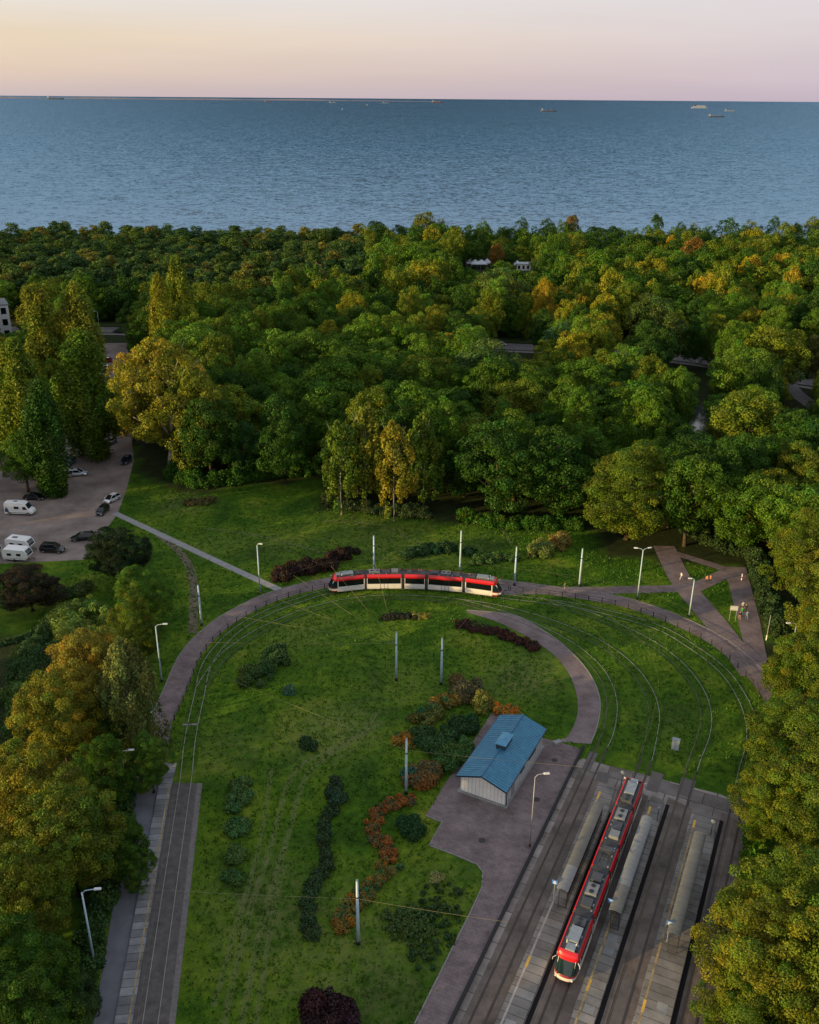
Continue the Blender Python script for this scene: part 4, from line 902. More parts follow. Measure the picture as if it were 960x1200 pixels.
# ------------------------------------------------------------------ shared object materials
WHITE = mat('white_paint', (0.72, 0.72, 0.70), 0.35, coat=.3)
TWHITE = mat('tram_white', (0.66, 0.64, 0.60), 0.35, coat=.3, var=.08, scale=1.5)
RED = mat('tram_red', (0.50, 0.008, 0.012), 0.32, coat=.4)
DRED = mat('tram_dark_red', (0.20, 0.008, 0.012), 0.4)
GLASS = mat('dark_glass', (0.006, 0.008, 0.010), 0.10, spec=.6)
WSG = mat('windscreen_glass', (0.006, 0.020, 0.024), 0.08, spec=.7)
BLK = mat('black_plastic', (0.012, 0.012, 0.013), 0.6)
DGREY = mat('roof_dark_grey', (0.045, 0.050, 0.058), 0.55, var=.3, scale=2)
MGREY = mat('equipment_grey', (0.16, 0.175, 0.19), 0.5, var=.2, scale=2)
LGREY = mat('equipment_pale', (0.20, 0.24, 0.27), 0.45, var=.15, scale=2)
BELL = mat('bellows_grey', (0.035, 0.035, 0.038), 0.8)
POLEM = mat('pole_paint', (0.38, 0.52, 0.60), 0.55, var=.12, scale=1.5)
GALV = mat('galvanised_steel', (0.34, 0.37, 0.38), 0.5, metal=.3, var=.15, scale=3)
LAMPM = mat('lamp_head', (0.55, 0.58, 0.58), 0.4)
LENS = mat('lamp_lens', (0.7, 0.7, 0.66), 0.3)
RUB = mat('rubber', (0.015, 0.015, 0.015), 0.9)
RIM = mat('wheel_rim', (0.35, 0.35, 0.36), 0.35, metal=.7)
SIGNB = mat('sign_blue', (0.05, 0.17, 0.50), 0.4)
HEADL = mat('headlight_glass', (0.6, 0.62, 0.6), 0.15)
TAILL = mat('tail_light_red', (0.4, 0.01, 0.01), 0.25)
DKST = mat('dark_steel', (0.03, 0.032, 0.034), 0.55)
WIREM = mat('wire_copper', (0.22, 0.20, 0.09), 0.5)

# ------------------------------------------------------------------ trams
W2 = 1.18
def lower_prof(): return [(-W2 + .06, .30), (W2 - .06, .30), (W2, .55), (W2, 1.30), (-W2, 1.30), (-W2, .55)]
def tram(line, s0, s1, label):
    """line: track centre points; tram body between arclengths s0..s1 along it"""
    cum = [0.0]
    for a, b in zip(line[:-1], line[1:]): cum.append(cum[-1] + math.dist(a, b))
    def P(s):
        for i in range(len(cum) - 1):
            if cum[i + 1] >= s or i == len(cum) - 2:
                t = (s - cum[i]) / (cum[i + 1] - cum[i]); return Vector((line[i][0] + (line[i + 1][0] - line[i][0]) * t, line[i][1] + (line[i + 1][1] - line[i][1]) * t, 0))
    total = s1 - s0; lens = [6.4, 6.1, 3.6, 6.1, 6.4]; gap = (total - sum(lens)) / 4
    mid = P((s0 + s1) / 2)
    root = empty('tram', mid, 0, label, 'tram', 'red and white trams')
    inv = Matrix.Translation(-mid); rr_ = random.Random(int(s0 * 10)); s = s0
    TH = .07
    for k, Ls in enumerate(lens):
        a, b = P(s), P(s + Ls); d = (b - a).normalized(); c = (a + b) / 2
        xf = inv @ Matrix.Translation(c + Vector((0, 0, TH))) @ Matrix.Rotation(math.atan2(d.y, d.x), 4, 'Z')
        h = Ls / 2; cab = -1 if k == 0 else 1 if k == 4 else 0
        x0, x1 = -h, h
        if cab == -1: x0 = -h + 1.55
        if cab == 1: x1 = h - 1.55
        B = lambda mb, nm, mt, **kw: mb.build(nm, mt, root, xf=xf, **kw)
        m = MB(); m.prism(lower_prof(), x0, x1); body = B(m, 'car_body', TWHITE, bevel=.02)
        m = MB(); m.prism([(-W2 + .02, 1.30), (W2 - .02, 1.30), (W2 - .03, 2.42), (-W2 + .03, 2.42)], x0 + .02, x1 - .02); B(m, 'window_band', GLASS)
        # window pillars, door leaves
        for sx in (-1, 1):
            for xx in ([x0 + .06, x1 - .06] if cab == 0 else [x0 + .1 if cab == -1 else x1 - .1, (x1 if cab == -1 else x0) - cab * -.06]):
                m = MB(); m.box((xx, sx * (W2 + .002), 1.86), (.16 if cab else .09, .03, 1.14)); B(m, 'window_post', TWHITE)
        if k in (1, 3):
            for sx in (-1, 1):
                m = MB()
                for q in (-.66, 0, .66): m.box((q * 1.0, sx * (W2 - .004), 1.35), (.05, .03, 2.05))
                m.box((0, sx * (W2 - .004), .36), (1.36, .03, .05)); m.box((0, sx * (W2 - .004), 2.37), (1.36, .03, .05))
                B(m, 'door_frame', BLK)
        m = MB(); m.prism([(-W2, 2.42), (W2, 2.42), (W2 - .02, 2.68), (W2 - .13, 3.0), (W2 - .19, 3.10), (W2 - .23, 3.10), (W2 - .23, 2.98), (-W2 + .23, 2.98), (-W2 + .23, 3.10), (-W2 + .19, 3.10), (-W2 + .13, 3.0), (-W2 + .02, 2.68)], x0, x1); B(m, 'roof_cove', RED, bevel=.015)
        m = MB(); m.box(((x0 + x1) / 2, 0, 2.995), (x1 - x0 - .04, 2 * (W2 - .24), .03)); B(m, 'roof_deck', DGREY)
        if k in (0, 2, 4):
            m = MB()
            for wx in (-.85, .85):
                for sy in (-1, 1): m.tube([(wx + (.3 * cab), sy * .66, .34), (wx + (.3 * cab), sy * .82, .34)], .33, 14)
            m.box((.3 * cab, 0, .36), (2.5, 1.9, .28)); B(m, 'bogie', BLK)
        # roof equipment
        def eq(xc, yc, lx, ly, hz, mt, nm='roof_unit', base=3.02, fan=0):
            m = MB(); m.box((xc, yc, base + hz / 2), (lx, ly, hz), taper=(.95, .93)); ms = [mt, BLK]
            for q in range(fan): m.tube([(xc - lx / 2 + (q + .5) * lx / fan, yc, base + hz - .02), (xc - lx / 2 + (q + .5) * lx / fan, yc, base + hz + .03)], min(.26, lx / fan * .38), 12, m=1)
            for q in range(int(lx / .28)): m.box((xc - lx / 2 + .18 + q * .28, yc + ly * .49, base + hz * .5), (.16, .02, hz * .5), m=1); m.box((xc - lx / 2 + .18 + q * .28, yc - ly * .49, base + hz * .5), (.16, .02, hz * .5), m=1)
            B(m, nm, ms, bevel=.0)
        if cab:
            eq(-cab * .35 , 0, 2.1, 1.25, .42, LGREY, 'air_conditioner', fan=0); eq(cab * 1.25 - 0, .05, .9, 1.0, .30, LGREY)
            eq(-cab * 2.15, 0, 1.2, 1.3, .34, DGREY, fan=2)
            m = MB(); m.tube([(cab * .75, -.5, 3.05), (cab * .75, -.5, 3.5)], .05, 6); m.tube([(cab * .9, .5, 3.05), (cab * .9, .5, 3.45)], .07, 6); B(m, 'insulator', WHITE)
        elif k == 1:
            eq(-1.7, 0, 1.9, 1.3, .36, MGREY, fan=2); eq(.35, 0, 1.5, 1.2, .26, DGREY); eq(1.9, .1, 1.2, 1.15, .40, MGREY)
        elif k == 2:
            eq(-1.0, 0, 1.0, 1.2, .22, DGREY)
            m = MB(); bx = .2       # pantograph, folded on its frame
            for sy in (-.45, .45):
                m.tube([(bx - .9, sy, 3.12), (bx + .9, sy, 3.12)], .035, 5); m.tube([(bx - .8, sy, 3.14), (bx + .7, sy * .8, 3.55)], .03, 5); m.tube([(bx + .7, sy * .8, 3.55), (bx - .5, sy * .9, 3.72)], .025, 5)
            for q in (-.55, -.35): m.tube([(bx + q, -.85, 3.66), (bx + q, -.5, 3.75), (bx + q, .5, 3.75), (bx + q, .85, 3.66)], .03, 5)
            m.tube([(bx + .7, -.4, 3.55), (bx + .7, .4, 3.55)], .03, 5); m.tube([(bx - .8, -.5, 3.13), (bx - .8, .5, 3.13)], .04, 5)
            B(m, 'pantograph', DKST)
        else:
            eq(-1.9, 0, 1.3, 1.2, .30, DGREY); eq(.0, 0, 1.7, 1.3, .38, MGREY, fan=2); eq(1.9, -.05, 1.3, 1.2, .26, DGREY)
        m = MB()                    # cables and small boxes along the roof edges
        for q in range(8):
            xx = x0 + .3 + q * (x1 - x0 - .6) / 7; m.box((xx, rr_.choice((-1, 1)) * .66, 3.09), (rr_.uniform(.12, .35), .14, rr_.uniform(.1, .22)), m=rr_.randrange(2))
        for sy in (-.7, .7): m.tube([(x0 + .1, sy, 3.06), (0, sy * .95, 3.08), (x1 - .1, sy, 3.06)], .03, 4, m=1)
        B(m, 'roof_cabling', [LGREY, DGREY])
        if k < 4:                   # bellows to the next section
            a2, b2 = P(s + Ls), P(s + Ls + gap); d2 = (b2 - a2).normalized(); c2 = (a2 + b2) / 2
            xg = inv @ Matrix.Translation(c2 + Vector((0, 0, TH))) @ Matrix.Rotation(math.atan2(d2.y, d2.x), 4, 'Z'); m = MB(); n = 5
            for q in range(n):
                w_ = W2 - .05 if q % 2 == 0 else W2 - .13; x_ = -gap / 2 - .06 + q * (gap + .12) / n
                m.prism([(-w_, .45), (w_, .45), (w_, 2.7), (w_ - .25, 3.05), (-w_ + .25, 3.05), (-w_, 2.7)], x_, x_ + (gap + .12) / n)
            m.build('bellows', BELL, root, xf=xg)
        if cab:                     # rounded cab with raked windscreen
            bx = x1 if cab == 1 else x0; lv = [(.30, 1.28, .88), (.60, 1.50, .97), (.68, 1.53, .98), (1.02, 1.52, 1.0), (1.10, 1.46, 1.0), (1.20, 1.38, 1.0), (1.8, 1.05, .99), (2.45, .68, .965), (2.60, .62, .955), (2.78, .55, .94), (3.0, .38, .86), (3.14, .12, .74)]
            mi_of = {0: 'bumper', 1: 'nose', 2: 'nose', 3: 'trim', 4: 'trim', 5: 'screen', 6: 'screen', 7: 'brow', 8: 'brow', 9: 'brow', 10: 'brow'}
            def ring(z, n_, wf):
                out = []
                for q in range(17):
                    t = -math.pi / 2 + math.pi * q / 16; ct, st = math.cos(t), math.sin(t)
                    out.append((bx + cab * n_ * abs(ct) ** .62, W2 * wf * (abs(st) ** .8) * (1 if st >= 0 else -1), z))
                return out
            rows = [ring(*l) for l in lv]; parts_ = {}
            for q in range(len(rows) - 1): parts_.setdefault(mi_of[q], []).append((rows[q], rows[q + 1]))
            mats_ = {'bumper': RED, 'nose': TWHITE, 'trim': DRED, 'screen': WSG, 'brow': RED}
            for nm, prs in parts_.items():
                m = MB(); m.grid([prs[0][0]] + [p[1] for p in prs])
                if nm == 'brow': m.poly(rows[-1])
                if nm == 'screen':
                    o = B(m, 'windscreen', mats_[nm], smooth=True)
                else: o = B(m, {'bumper': 'bumper', 'nose': 'nose', 'trim': 'trim_strip', 'brow': 'front_roof_cap'}[nm], mats_[nm], smooth=nm != 'brow')
            for sy in (-1, 1):
                m = MB(); m.tube([(bx + cab * 1.22, sy * .82, .82), (bx + cab * 1.42, sy * .82, .82)], .11, 10); B(m, 'headlight', HEADL)
                m = MB(); m.tube([(bx + cab * .55, sy * 1.12, 2.5), (bx + cab * .85, sy * 1.38, 2.45), (bx + cab * .85, sy * 1.38, 2.2)], .045, 5); B(m, 'mirror', TWHITE)
                m = MB(); m.tube([(bx + cab * 1.06, sy * .88, 1.22), (bx + cab * .52, sy * .86, 2.5)], .03, 5); B(m, 'windscreen_post', TWHITE)
            m = MB(); m.tube([(bx + cab * 1.43, .05, 1.16), (bx + cab * 1.22, .35, 1.75)], .018, 4); B(m, 'wiper', BLK)
            m = MB(); m.box((bx + cab * .9, 0, .95), (.9, 1.4, .5)); m.box((bx + cab * .3, .1, 1.3), (.5, .6, .9)); B(m, 'driver_console', BLK)
        s += Ls + gap
    return root
def arclen_at(line, p):
    best, bi, acc, out = 1e9, 0, 0.0, 0.0
    for i in range(len(line)):
        if i: acc += math.dist(line[i], line[i - 1])
        d = math.dist(line[i], p)
        if d < best: best, out = d, acc
    return out
sA = arclen_at(TRL['D'], (-14.6, 146.1))
tram(TRL['D'], sA, sA + 31.2, 'red and white articulated tram seen side on at the top of the loop')
line2 = [T(-14.0, 200 - q) for q in range(0, 160, 2)]
s_front = 66.2
tram(line2, 200 - (s_front + 31.2), 200 - s_front, 'red roofed tram seen from above, standing between the first two platform shelters')

# ------------------------------------------------------------------ kiosk building with the blue roof
BLUE = bpy.data.materials.new('blue_sheet_roof'); N, L = nodes_of(BLUE); b = N['Principled BSDF']; b.inputs['Roughness'].default_value = .42; b.inputs['Metallic'].default_value = .15
tc = N.new('ShaderNodeTexCoord'); n_ = nz(1.2, 4, .7); L.new(rp(n_.outputs['Fac'], [(.3, (.026, .140, .235)), (.7, (.052, .215, .33))]), b.inputs['Base Color'])
fl = at(540, 927); fr = at(592, 945)
cx0, cy0 = (fl[0] + fr[0]) / 2, (fl[1] + fr[1]) / 2; Wd, Ln = 6.0, 13.0
kr = math.atan2(fr[1] - fl[1], fr[0] - fl[0])
kiosk = empty('kiosk_building', (cx0, cy0, 0), kr, 'white walled building with blue sheet metal gable roof on the mauve plaza', 'building')
WALLM = mat('cream_panels', (0.80, 0.78, 0.73), 0.7, var=.10, scale=.8); WALL2 = mat('grey_panels', (.40, .42, .43), .7, var=.1, scale=.8); HW = 2.85; RH = 4.0; ov = .35
m = MB(); m.box((0, Ln / 2, .10), (Wd + .7, Ln + .8, .2)); m.build('plinth', CONC, kiosk)
m = MB(); m.poly([(-Wd / 2, 0, .2), (Wd / 2, 0, .2), (Wd / 2, 0, HW), (0, 0, RH - .1), (-Wd / 2, 0, HW)]); m.box((0, .06, 1.5), (Wd - .02, .1, 2.5))
wf = m.build('front_wall', WALLM, kiosk)
m = MB()
for q in range(1, 12): m.box((-Wd / 2 + q * .5, -.012, 1.55), (.035, .022, 2.6))
m.build('wall_panel_joints', mat('panel_joint', (.44, .42, .38), .8), wf)
m = MB(); m.box((Wd / 2, Ln / 2, 1.52), (.14, Ln, 2.64)); wr = m.build('side_wall', WALL2, kiosk)
m = MB()
for q in range(1, 14): m.box((Wd / 2 + .08, q * .93, 1.4), (.02, .04, 2.3))
m.build('wall_panel_joints', mat('panel_joint2', (.22, .23, .24), .8), wr)
for yy, ln_ in ((9.0, 2.6), (5.5, 1.4)):
    m = MB(); m.box((Wd / 2 + .09, yy, 2.05), (.05, ln_, .8)); wn = m.build('window', GLASS, wr)
    m = MB(); m.box((Wd / 2 + .10, yy, 1.63), (.08, ln_ + .1, .06)); m.box((Wd / 2 + .10, yy, 2.47), (.08, ln_ + .1, .06)); m.build('frame', DKST, wn)
m = MB(); m.box((Wd / 2 + .09, 2.3, 1.25), (.05, 1.0, 2.1)); m.build('door', mat('grey_door', (.2, .21, .22), .6), wr)
m = MB(); m.box((-Wd / 2, Ln / 2, 1.52), (.14, Ln, 2.64)); m.build('side_wall', WALL2, kiosk)
m = MB(); m.box((0, Ln, 1.52), (Wd - .3, .14, 2.64)); m.poly([(-Wd / 2, Ln + .07, HW), (Wd / 2, Ln + .07, HW), (0, Ln + .07, RH - .1)]); m.build('back_wall', WALLM, kiosk)
m = MB(); y0, y1 = -.75, Ln + .5; ex = Wd / 2 + ov
for sx in (-1, 1):
    m.poly([(0, y0, RH), (sx * ex, y0, HW - .02), (sx * ex, y1, HW - .02), (0, y1, RH)]); m.poly([(0, y0, RH - .1), (sx * ex, y0, HW - .12), (sx * ex, y1, HW - .12), (0, y1, RH - .1)])
    n = int((y1 - y0) / .45)
    for q in range(n + 1):
        yy = y0 + .03 + q * (y1 - y0 - .06) / n; s_ = (HW - RH - .02) / ex
        m.poly([(0, yy - .03, RH + .045), (0, yy + .03, RH + .045), (sx * ex, yy + .03, HW + .025), (sx * ex, yy - .03, HW + .025)])
        m.poly([(0, yy - .03, RH), (0, yy - .03, RH + .045), (sx * ex, yy - .03, HW + .025), (sx * ex, yy - .03, HW - .02)]); m.poly([(0, yy + .03, RH), (0, yy + .03, RH + .045), (sx * ex, yy + .03, HW + .025), (sx * ex, yy + .03, HW - .02)])
rf = m.build('roof', BLUE, kiosk)
m = MB(); m.tube([(0, y0 - .02, RH + .06), (0, y1 + .02, RH + .06)], .10, 6); m.build('ridge_cap', mat('blue_ridge', (.03, .12, .24), .4), rf)
m = MB()
for sx in (-1, 1):
    m.poly([(0, y0 - .02, RH + .03), (sx * ex, y0 - .02, HW), (sx * ex, y0 - .02, HW - .22), (0, y0 - .02, RH - .19)]); m.box((sx * (ex + .04), (y0 + y1) / 2, HW - .08), (.12, y1 - y0, .12))
m.build('fascia_gutter', mat('navy_trim', (.02, .035, .07), .5), rf, fixn=False)
m = MB(); m.tube([(Wd / 2 + .2, -.2, HW - .1), (Wd / 2 + .16, -.06, 2.4), (Wd / 2 + .16, -.06, .1)], .06, 6); m.build('downpipe', DKST, kiosk)
# ridge ventilator with its own hipped cap
v = MB(); vy0, vy1, vw, vz = 5.2, 8.0, .75, RH + .62
v.box((0, (vy0 + vy1) / 2, RH + .22), (1.25, vy1 - vy0 - .3, .75)); vt = v.build('roof_vent', mat('vent_side', (.03, .05, .07), .6), rf)
v = MB(); v.poly([(0, vy0 + .5, vz + .28), (-vw, vy0, vz), (-vw, vy1, vz), (0, vy1 - .2, vz + .28)]); v.poly([(0, vy0 + .5, vz + .28), (vw, vy0, vz), (vw, vy1, vz), (0, vy1 - .2, vz + .28)]); v.poly([(0, vy0 + .5, vz + .28), (-vw, vy0, vz), (vw, vy0, vz)]); v.poly([(0, vy1 - .2, vz + .28), (-vw, vy1, vz), (vw, vy1, vz)]); v.poly([(-vw, vy0, vz - .01), (vw, vy0, vz - .01), (vw, vy1, vz - .01), (-vw, vy1, vz - .01)])
v.build('vent_cap', mat('vent_cap_blue', (.06, .24, .38), .4, var=.2, scale=1.5), vt)
sheet('kiosk_apron', [T(*q) for q in ()] or ats([(566, 868), (586, 838), (560, 868), (526, 926), (533, 930)]), 0.06, CONC) if False else None
m = MB(); pc = at(653, 872); m.box((pc[0], pc[1], .25), (1.1, .7, .5), .5); o = m.build('planter_box', CONC, bevel=.05); tag(o, 'pale concrete block at the plaza corner where the curved path leaves', 'planter')

for px, py, lab in ((650, 891, 'round dark manhole cover in the plaza behind the kiosk corner'), (629, 937, 'round dark manhole cover in the plaza between kiosk and thin lamp'), (565, 985, 'round dark manhole cover in the plaza in front of the kiosk')):
    x, y = at(px, py); m = MB(); m.tube([(0, 0, .036), (0, 0, .052)], .42, 20); o = m.build('manhole_cover', mat('cast_iron', (.03, .026, .026), .7)); o.location = (x, y, 0); tag(o, lab, 'manhole cover', 'manhole covers on the plaza')
stn = bpy.data.materials.new('paving_stain'); N, L = nodes_of(stn); b = N['Principled BSDF']; b.inputs['Base Color'].default_value = (0.035, 0.028, 0.028, 1); b.inputs['Roughness'].default_value = .8
tc = N.new('ShaderNodeTexCoord'); r_ = rp(nz(0.9, 6, .75).outputs['Fac'], [(.50, (0, 0, 0)), (.78, (.28, .28, .28))]); tr = N.new('ShaderNodeBsdfTransparent'); ms = N.new('ShaderNodeMixShader'); L.new(r_, ms.inputs[0]); L.new(tr.outputs[0], ms.inputs[1]); L.new(b.outputs[0], ms.inputs[2]); L.new(ms.outputs[0], N['Material Output'].inputs[0])
sheet('paving_stain', plaza, 0.042, stn)
for n0, n1 in ((-21.4, -18.6), (-9.9, -6.9), (-3.0, -0.7)): sheet('lane_stain', [T(n0, 42), T(n1, 42), T(n1, 96), T(n0, 96)], 0.0335, stn)
ribbon('footpath_stain', loop_line, 3.0, 0.036, stn)
# ------------------------------------------------------------------ platform shelters
CAN = mat('canopy_sheet', (0.105, 0.105, 0.088), 0.35, var=.28, scale=.35, spec=.5); CANP = mat('canopy_sheet_new', (0.155, 0.168, 0.17), 0.35, var=.15, scale=.5); SGL = mat('shelter_pane', (0.03, 0.035, 0.035), 0.12, spec=.6)
def shelter(n0, n1, s0, s1, label, tiers):
    c = T((n0 + n1) / 2, (s0 + s1) / 2); hw, hl = (n1 - n0) / 2, (s1 - s0) / 2
    e = empty('platform_shelter', (c[0], c[1], .24), SROT, label, 'shelter', 'barrel roofed shelters on the tram platforms')
    nb = 20; m = MB(); mo = MB()
    for q in range(nb):
        ya, yb = -hl + q * 2 * hl / nb, -hl + (q + 1) * 2 * hl / nb - .03; rows = []
        for yy in (ya, yb): rows.append([(math.sin(t) * hw * 1.10, yy, 2.40 + math.cos(t) * .42 - .0) for t in [(-.95 + 1.9 * i / 8) for i in range(9)]])
        m.grid(rows, m=1 if tiers(q) else 0)
        m.grid([[(p[0], p[1], p[2] - .03) for p in r_] for r_ in rows], m=0)
    m.build('canopy', [CAN, CANP], e, smooth=False, fixn=False)
    for q in range(nb + 1):
        ya = -hl + q * 2 * hl / nb - .015; mo.tube([(math.sin(t) * hw * 1.11, ya, 2.41 + math.cos(t) * .42) for t in [(-.95 + 1.9 * i / 8) for i in range(9)]], .018, 4)
    mo.build('canopy_ribs', mat('rib_steel', (.12, .12, .11), .5), e)
    for q in range(6):
        yy = -hl + .25 + q * (2 * hl - .5) / 5
        m = MB(); m.tube([(hw * .72, yy, 0), (hw * .72, yy, 2.6)], .05, 6); m.tube([(hw * .72, yy, 2.3), (-hw * .8, yy, 2.58)], .035, 5); m.build('post', DKST, e)
    m = MB(); m.box((hw * .76, 0, 1.25), (.03, 2 * hl - .6, 1.9)); m.build('back_pane', SGL, e)
    for sg in (-1, 1):
        yy = sg * (hl - .1); m = MB()
        m.tube([(-hw * .45, yy, 0), (-hw * .45, yy, 2.5)], .04, 5); m.tube([(hw * .72, yy, .25), (-hw * .45, yy, .25)], .03, 5); m.tube([(hw * .72, yy, 2.3), (-hw * .45, yy, 2.3)], .03, 5); m.build('end_frame', DKST, e)
    m = MB(); m.box((hw * .35, 0, .45), (.38, 2 * hl * .6, .05))
    for q in range(5): m.box((hw * .35, (-.5 + q / 4) * 2 * hl * .56, .22), (.1, .08, .44))
    m.build('bench', mat('bench_wood', (.16, .1, .06), .7, var=.2, scale=2), e)
    return e
shelter(-17.65, -16.25, 75.2, 90.3, 'long barrel roofed shelter left of the standing tram, its near end panels paler', lambda q: q < 5)
shelter(-11.9, -10.45, 74.8, 90.4, 'long barrel roofed shelter directly right of the standing tram', lambda q: q > 4)
shelter(-5.85, -4.35, 74.5, 90.3, 'barrel roofed shelter nearest the trees, beside the yellow platform line', lambda q: False)
def stop_sign(px, py, label):
    x, y = at(px, py, 2.6 + .24); e = empty('stop_sign', (x, y, .24), SROT, label, 'sign', 'blue tram stop signs at the shelter ends')
    m = MB(); m.tube([(0, 0, 0), (0, 0, 2.9)], .04, 6); m.build('post', GALV, e)
    m = MB(); m.box((0, -.05, 2.65), (.62, .05, .55)); m.build('panel', SIGNB, e)
    m = MB(); m.box((0, -.082, 2.66), (.30, .012, .26)); m.box((0, -.082, 2.83), (.18, .012, .03)); m.box((0, -.082, 2.49), (.26, .012, .03)); p = m.build('pictogram', WHITE, e)
    m = MB(); m.box((-.07, -.09, 2.70), (.10, .008, .11)); m.box((.07, -.09, 2.70), (.10, .008, .11)); m.build('pictogram_window', SIGNB, p)
stop_sign(650.5, 1034, 'blue tram stop sign at the near end of the shelter left of the tram')
stop_sign(716, 1056, 'blue tram stop sign at the near end of the shelter right of the tram')
stop_sign(785, 1082, 'blue tram stop sign beside the shelter nearest the trees')
for px, py, lab in ((770, 955, 'short grey post with round head at the far end of the middle platform'), (833, 970, 'short grey post with round head at the far end of the platform nearest the trees'), (728, 912, 'short dark signal post behind the far end of the standing tram')):
    x, y = at(px, py + 8, .24); e = empty('signal_post', (x, y, .24), 0, lab, 'post'); m = MB(); m.tube([(0, 0, 0), (0, 0, 1.9)], .05, 6); m.build('post', DKST, e); m = MB(); m.tube([(0, -.12, 2.0), (0, .12, 2.0)], .2, 10); m.build('round_head', LGREY, e)

# ------------------------------------------------------------------ poles and street lamps
def pole(px, base_py, top_py, label, group='bare tapered poles that carry the tram wires', tx=None):
    x, y = at(px, base_py); h = height_for(x, y, top_py)
    e = empty('tram_pole', (x, y, 0), 0, label, 'pole', group)
    m = MB(); m.tube([(0, 0, .5), (0, 0, h * .5), (0, 0, h)], [.20, .165, .12], 12); m.build('shaft', POLEM, e, smooth=True)
    m = MB(); m.tube([(0, 0, -.05), (0, 0, .52)], [.24, .22], 12); m.build('base_sleeve', BLK, e, smooth=True)
    m = MB(); m.tube([(0, 0, h), (0, 0, h + .06)], .14, 10); m.build('cap', LGREY, e)
    m = MB(); m.tube([(0, 0, h * .74), (0, 0, h * .74 + .14)], .2, 10); m.build('wire_clamp', DKST, e)
    return (x, y, h)
PL = {}
for k_, px, by, ty, lab in (
    ('a', 464.5, 797, 741, 'pale pole in the lawn from which the fan of thin wires spreads'),
    ('b', 517, 802, 748, 'pale pole in the lawn above the shrub bed, beside the wire fan pole'),
    ('c', 476, 930, 866, 'pale pole between the shrub bed and the red hedge'),
    ('d', 420, 1106, 1032, 'pale blue pole standing at the orange end of the serpentine hedge'),
    ('e', 438.5, 672, 628, 'pale pole rising behind the left half of the curving tram'),
    ('f', 539, 674, 622, 'tallest pale pole behind the right half of the curving tram'),
    ('g', 603, 686, 641, 'pale pole beside the low bush just right of the curving tram'),
    ('h', 679, 687, 643, 'pale pole by the branch path below the broad golden green tree'),
    ('i', 236.5, 733, 686, 'pale blue pole between the dirt trail and the curve of the loop path'),
    ('j', 180, 849, 797, 'pale blue pole half hidden by trees next to the lower loop path')):
    PL[k_] = pole(px, by, ty, lab)
def lamp(px, by, ty, label, arms=((1, 0),), reach=1.5, r=.09, matl=None, group=None, head=.75):
    x, y = at(px, by); h = height_for(x, y, ty); e = empty('street_lamp', (x, y, 0), 0, label, 'street lamp', group); matl = matl or POLEM
    m = MB(); m.tube([(0, 0, .4), (0, 0, h)], [r * 1.35, r * .8], 10); m.build('mast', matl, e, smooth=True)
    m = MB(); m.tube([(0, 0, -.05), (0, 0, .42)], r * 1.9, 10); m.build('base_sleeve', BLK, e)
    for (ax, ay) in arms:
        if reach > 0:
            m = MB(); m.tube([(0, 0, h - .15), (ax * reach * .25, ay * reach * .25, h + .22), (ax * reach, ay * reach, h + .35)], .045, 6); m.build('arm', matl, e)
        m = MB(); R1 = reach if reach > 0 else .1; q = math.atan2(ay, ax)
        m.box(((R1 + head * .4) * ax, (R1 + head * .4) * ay, h + .37), (head, .30, .14), q, taper=(.8, .7)); hd = m.build('lamp_head', LAMPM, e, bevel=.03)
        m = MB(); m.box(((R1 + head * .45) * ax, (R1 + head * .45) * ay, h + .29), (head * .6, .22, .04), q); m.build('lens', LENS, hd)
    return (x, y, h)
lamp(305, 695, 639, 'white street lamp standing where the concrete path meets the loop path', ((1, -.2),), .35, .11)
lamp(190, 799, 734, 'tall street lamp with long arm between the trees and the lower loop path', ((1, .1),), 1.1, .10)
lamp(111, 1130, 1046, 'lone leaning looking lamp with curved arm among the bottom left trees', ((1, .1),), 1.2, .10)
lamp(150, 935, 882, 'lamp almost hidden in the trees beside the side platform, only its arm visible', ((1, .1),), .9, .08)
lamp(747, 702, 645, 'double headed street lamp on the lawn beside the branch path', ((1, .3), (-1, .2)), .9, .10)
lamp(807.5, 723, 680, 'straight pale lamp post between the branch path and the diagonal path', ((-1, 0),), .4, .10)
lamp(922, 790, 732, 'lamp with short arm reaching left out of the trees beside the promenade', ((-1, -.1),), 1.0, .08, GALV)
lamp(621, 992, 910, 'thin grey lamp with curved arm on the plaza near the black kerb', ((1, .1),), 1.0, .048, GALV)
lamp(117, 388, 366, 'small far lamp by the forest road under the pines', ((-1, 0),), .8, .08, GALV)
lamp(732, 397, 378, 'small far lamp by the road below the gold topped trees', ((1, 0),), .8, .08, GALV)
x, y = at(898, 750); e = empty('marker_post', (x, y, 0), 0, 'thin white post in the bushes beside the promenade', 'post'); m = MB(); m.tube([(0, 0, 0), (0, 0, 4.6)], .06, 8); m.build('mast', GALV, e); m = MB(); m.tube([(0, 0, .0), (0, 0, .9)], .11, 8); m.build('white_sleeve', WHITE, e)
x, y = at(869, 680); e = empty('marker_post', (x, y, 0), 0, 'short white and red post at the top corner of the promenade', 'post'); m = MB(); m.tube([(0, 0, 0), (0, 0, 1.3)], .1, 8); m.build('white_sleeve', WHITE, e); m = MB(); m.tube([(0, 0, .5), (0, 0, .75)], .105, 8); m.build('red_band', TAILL, e)
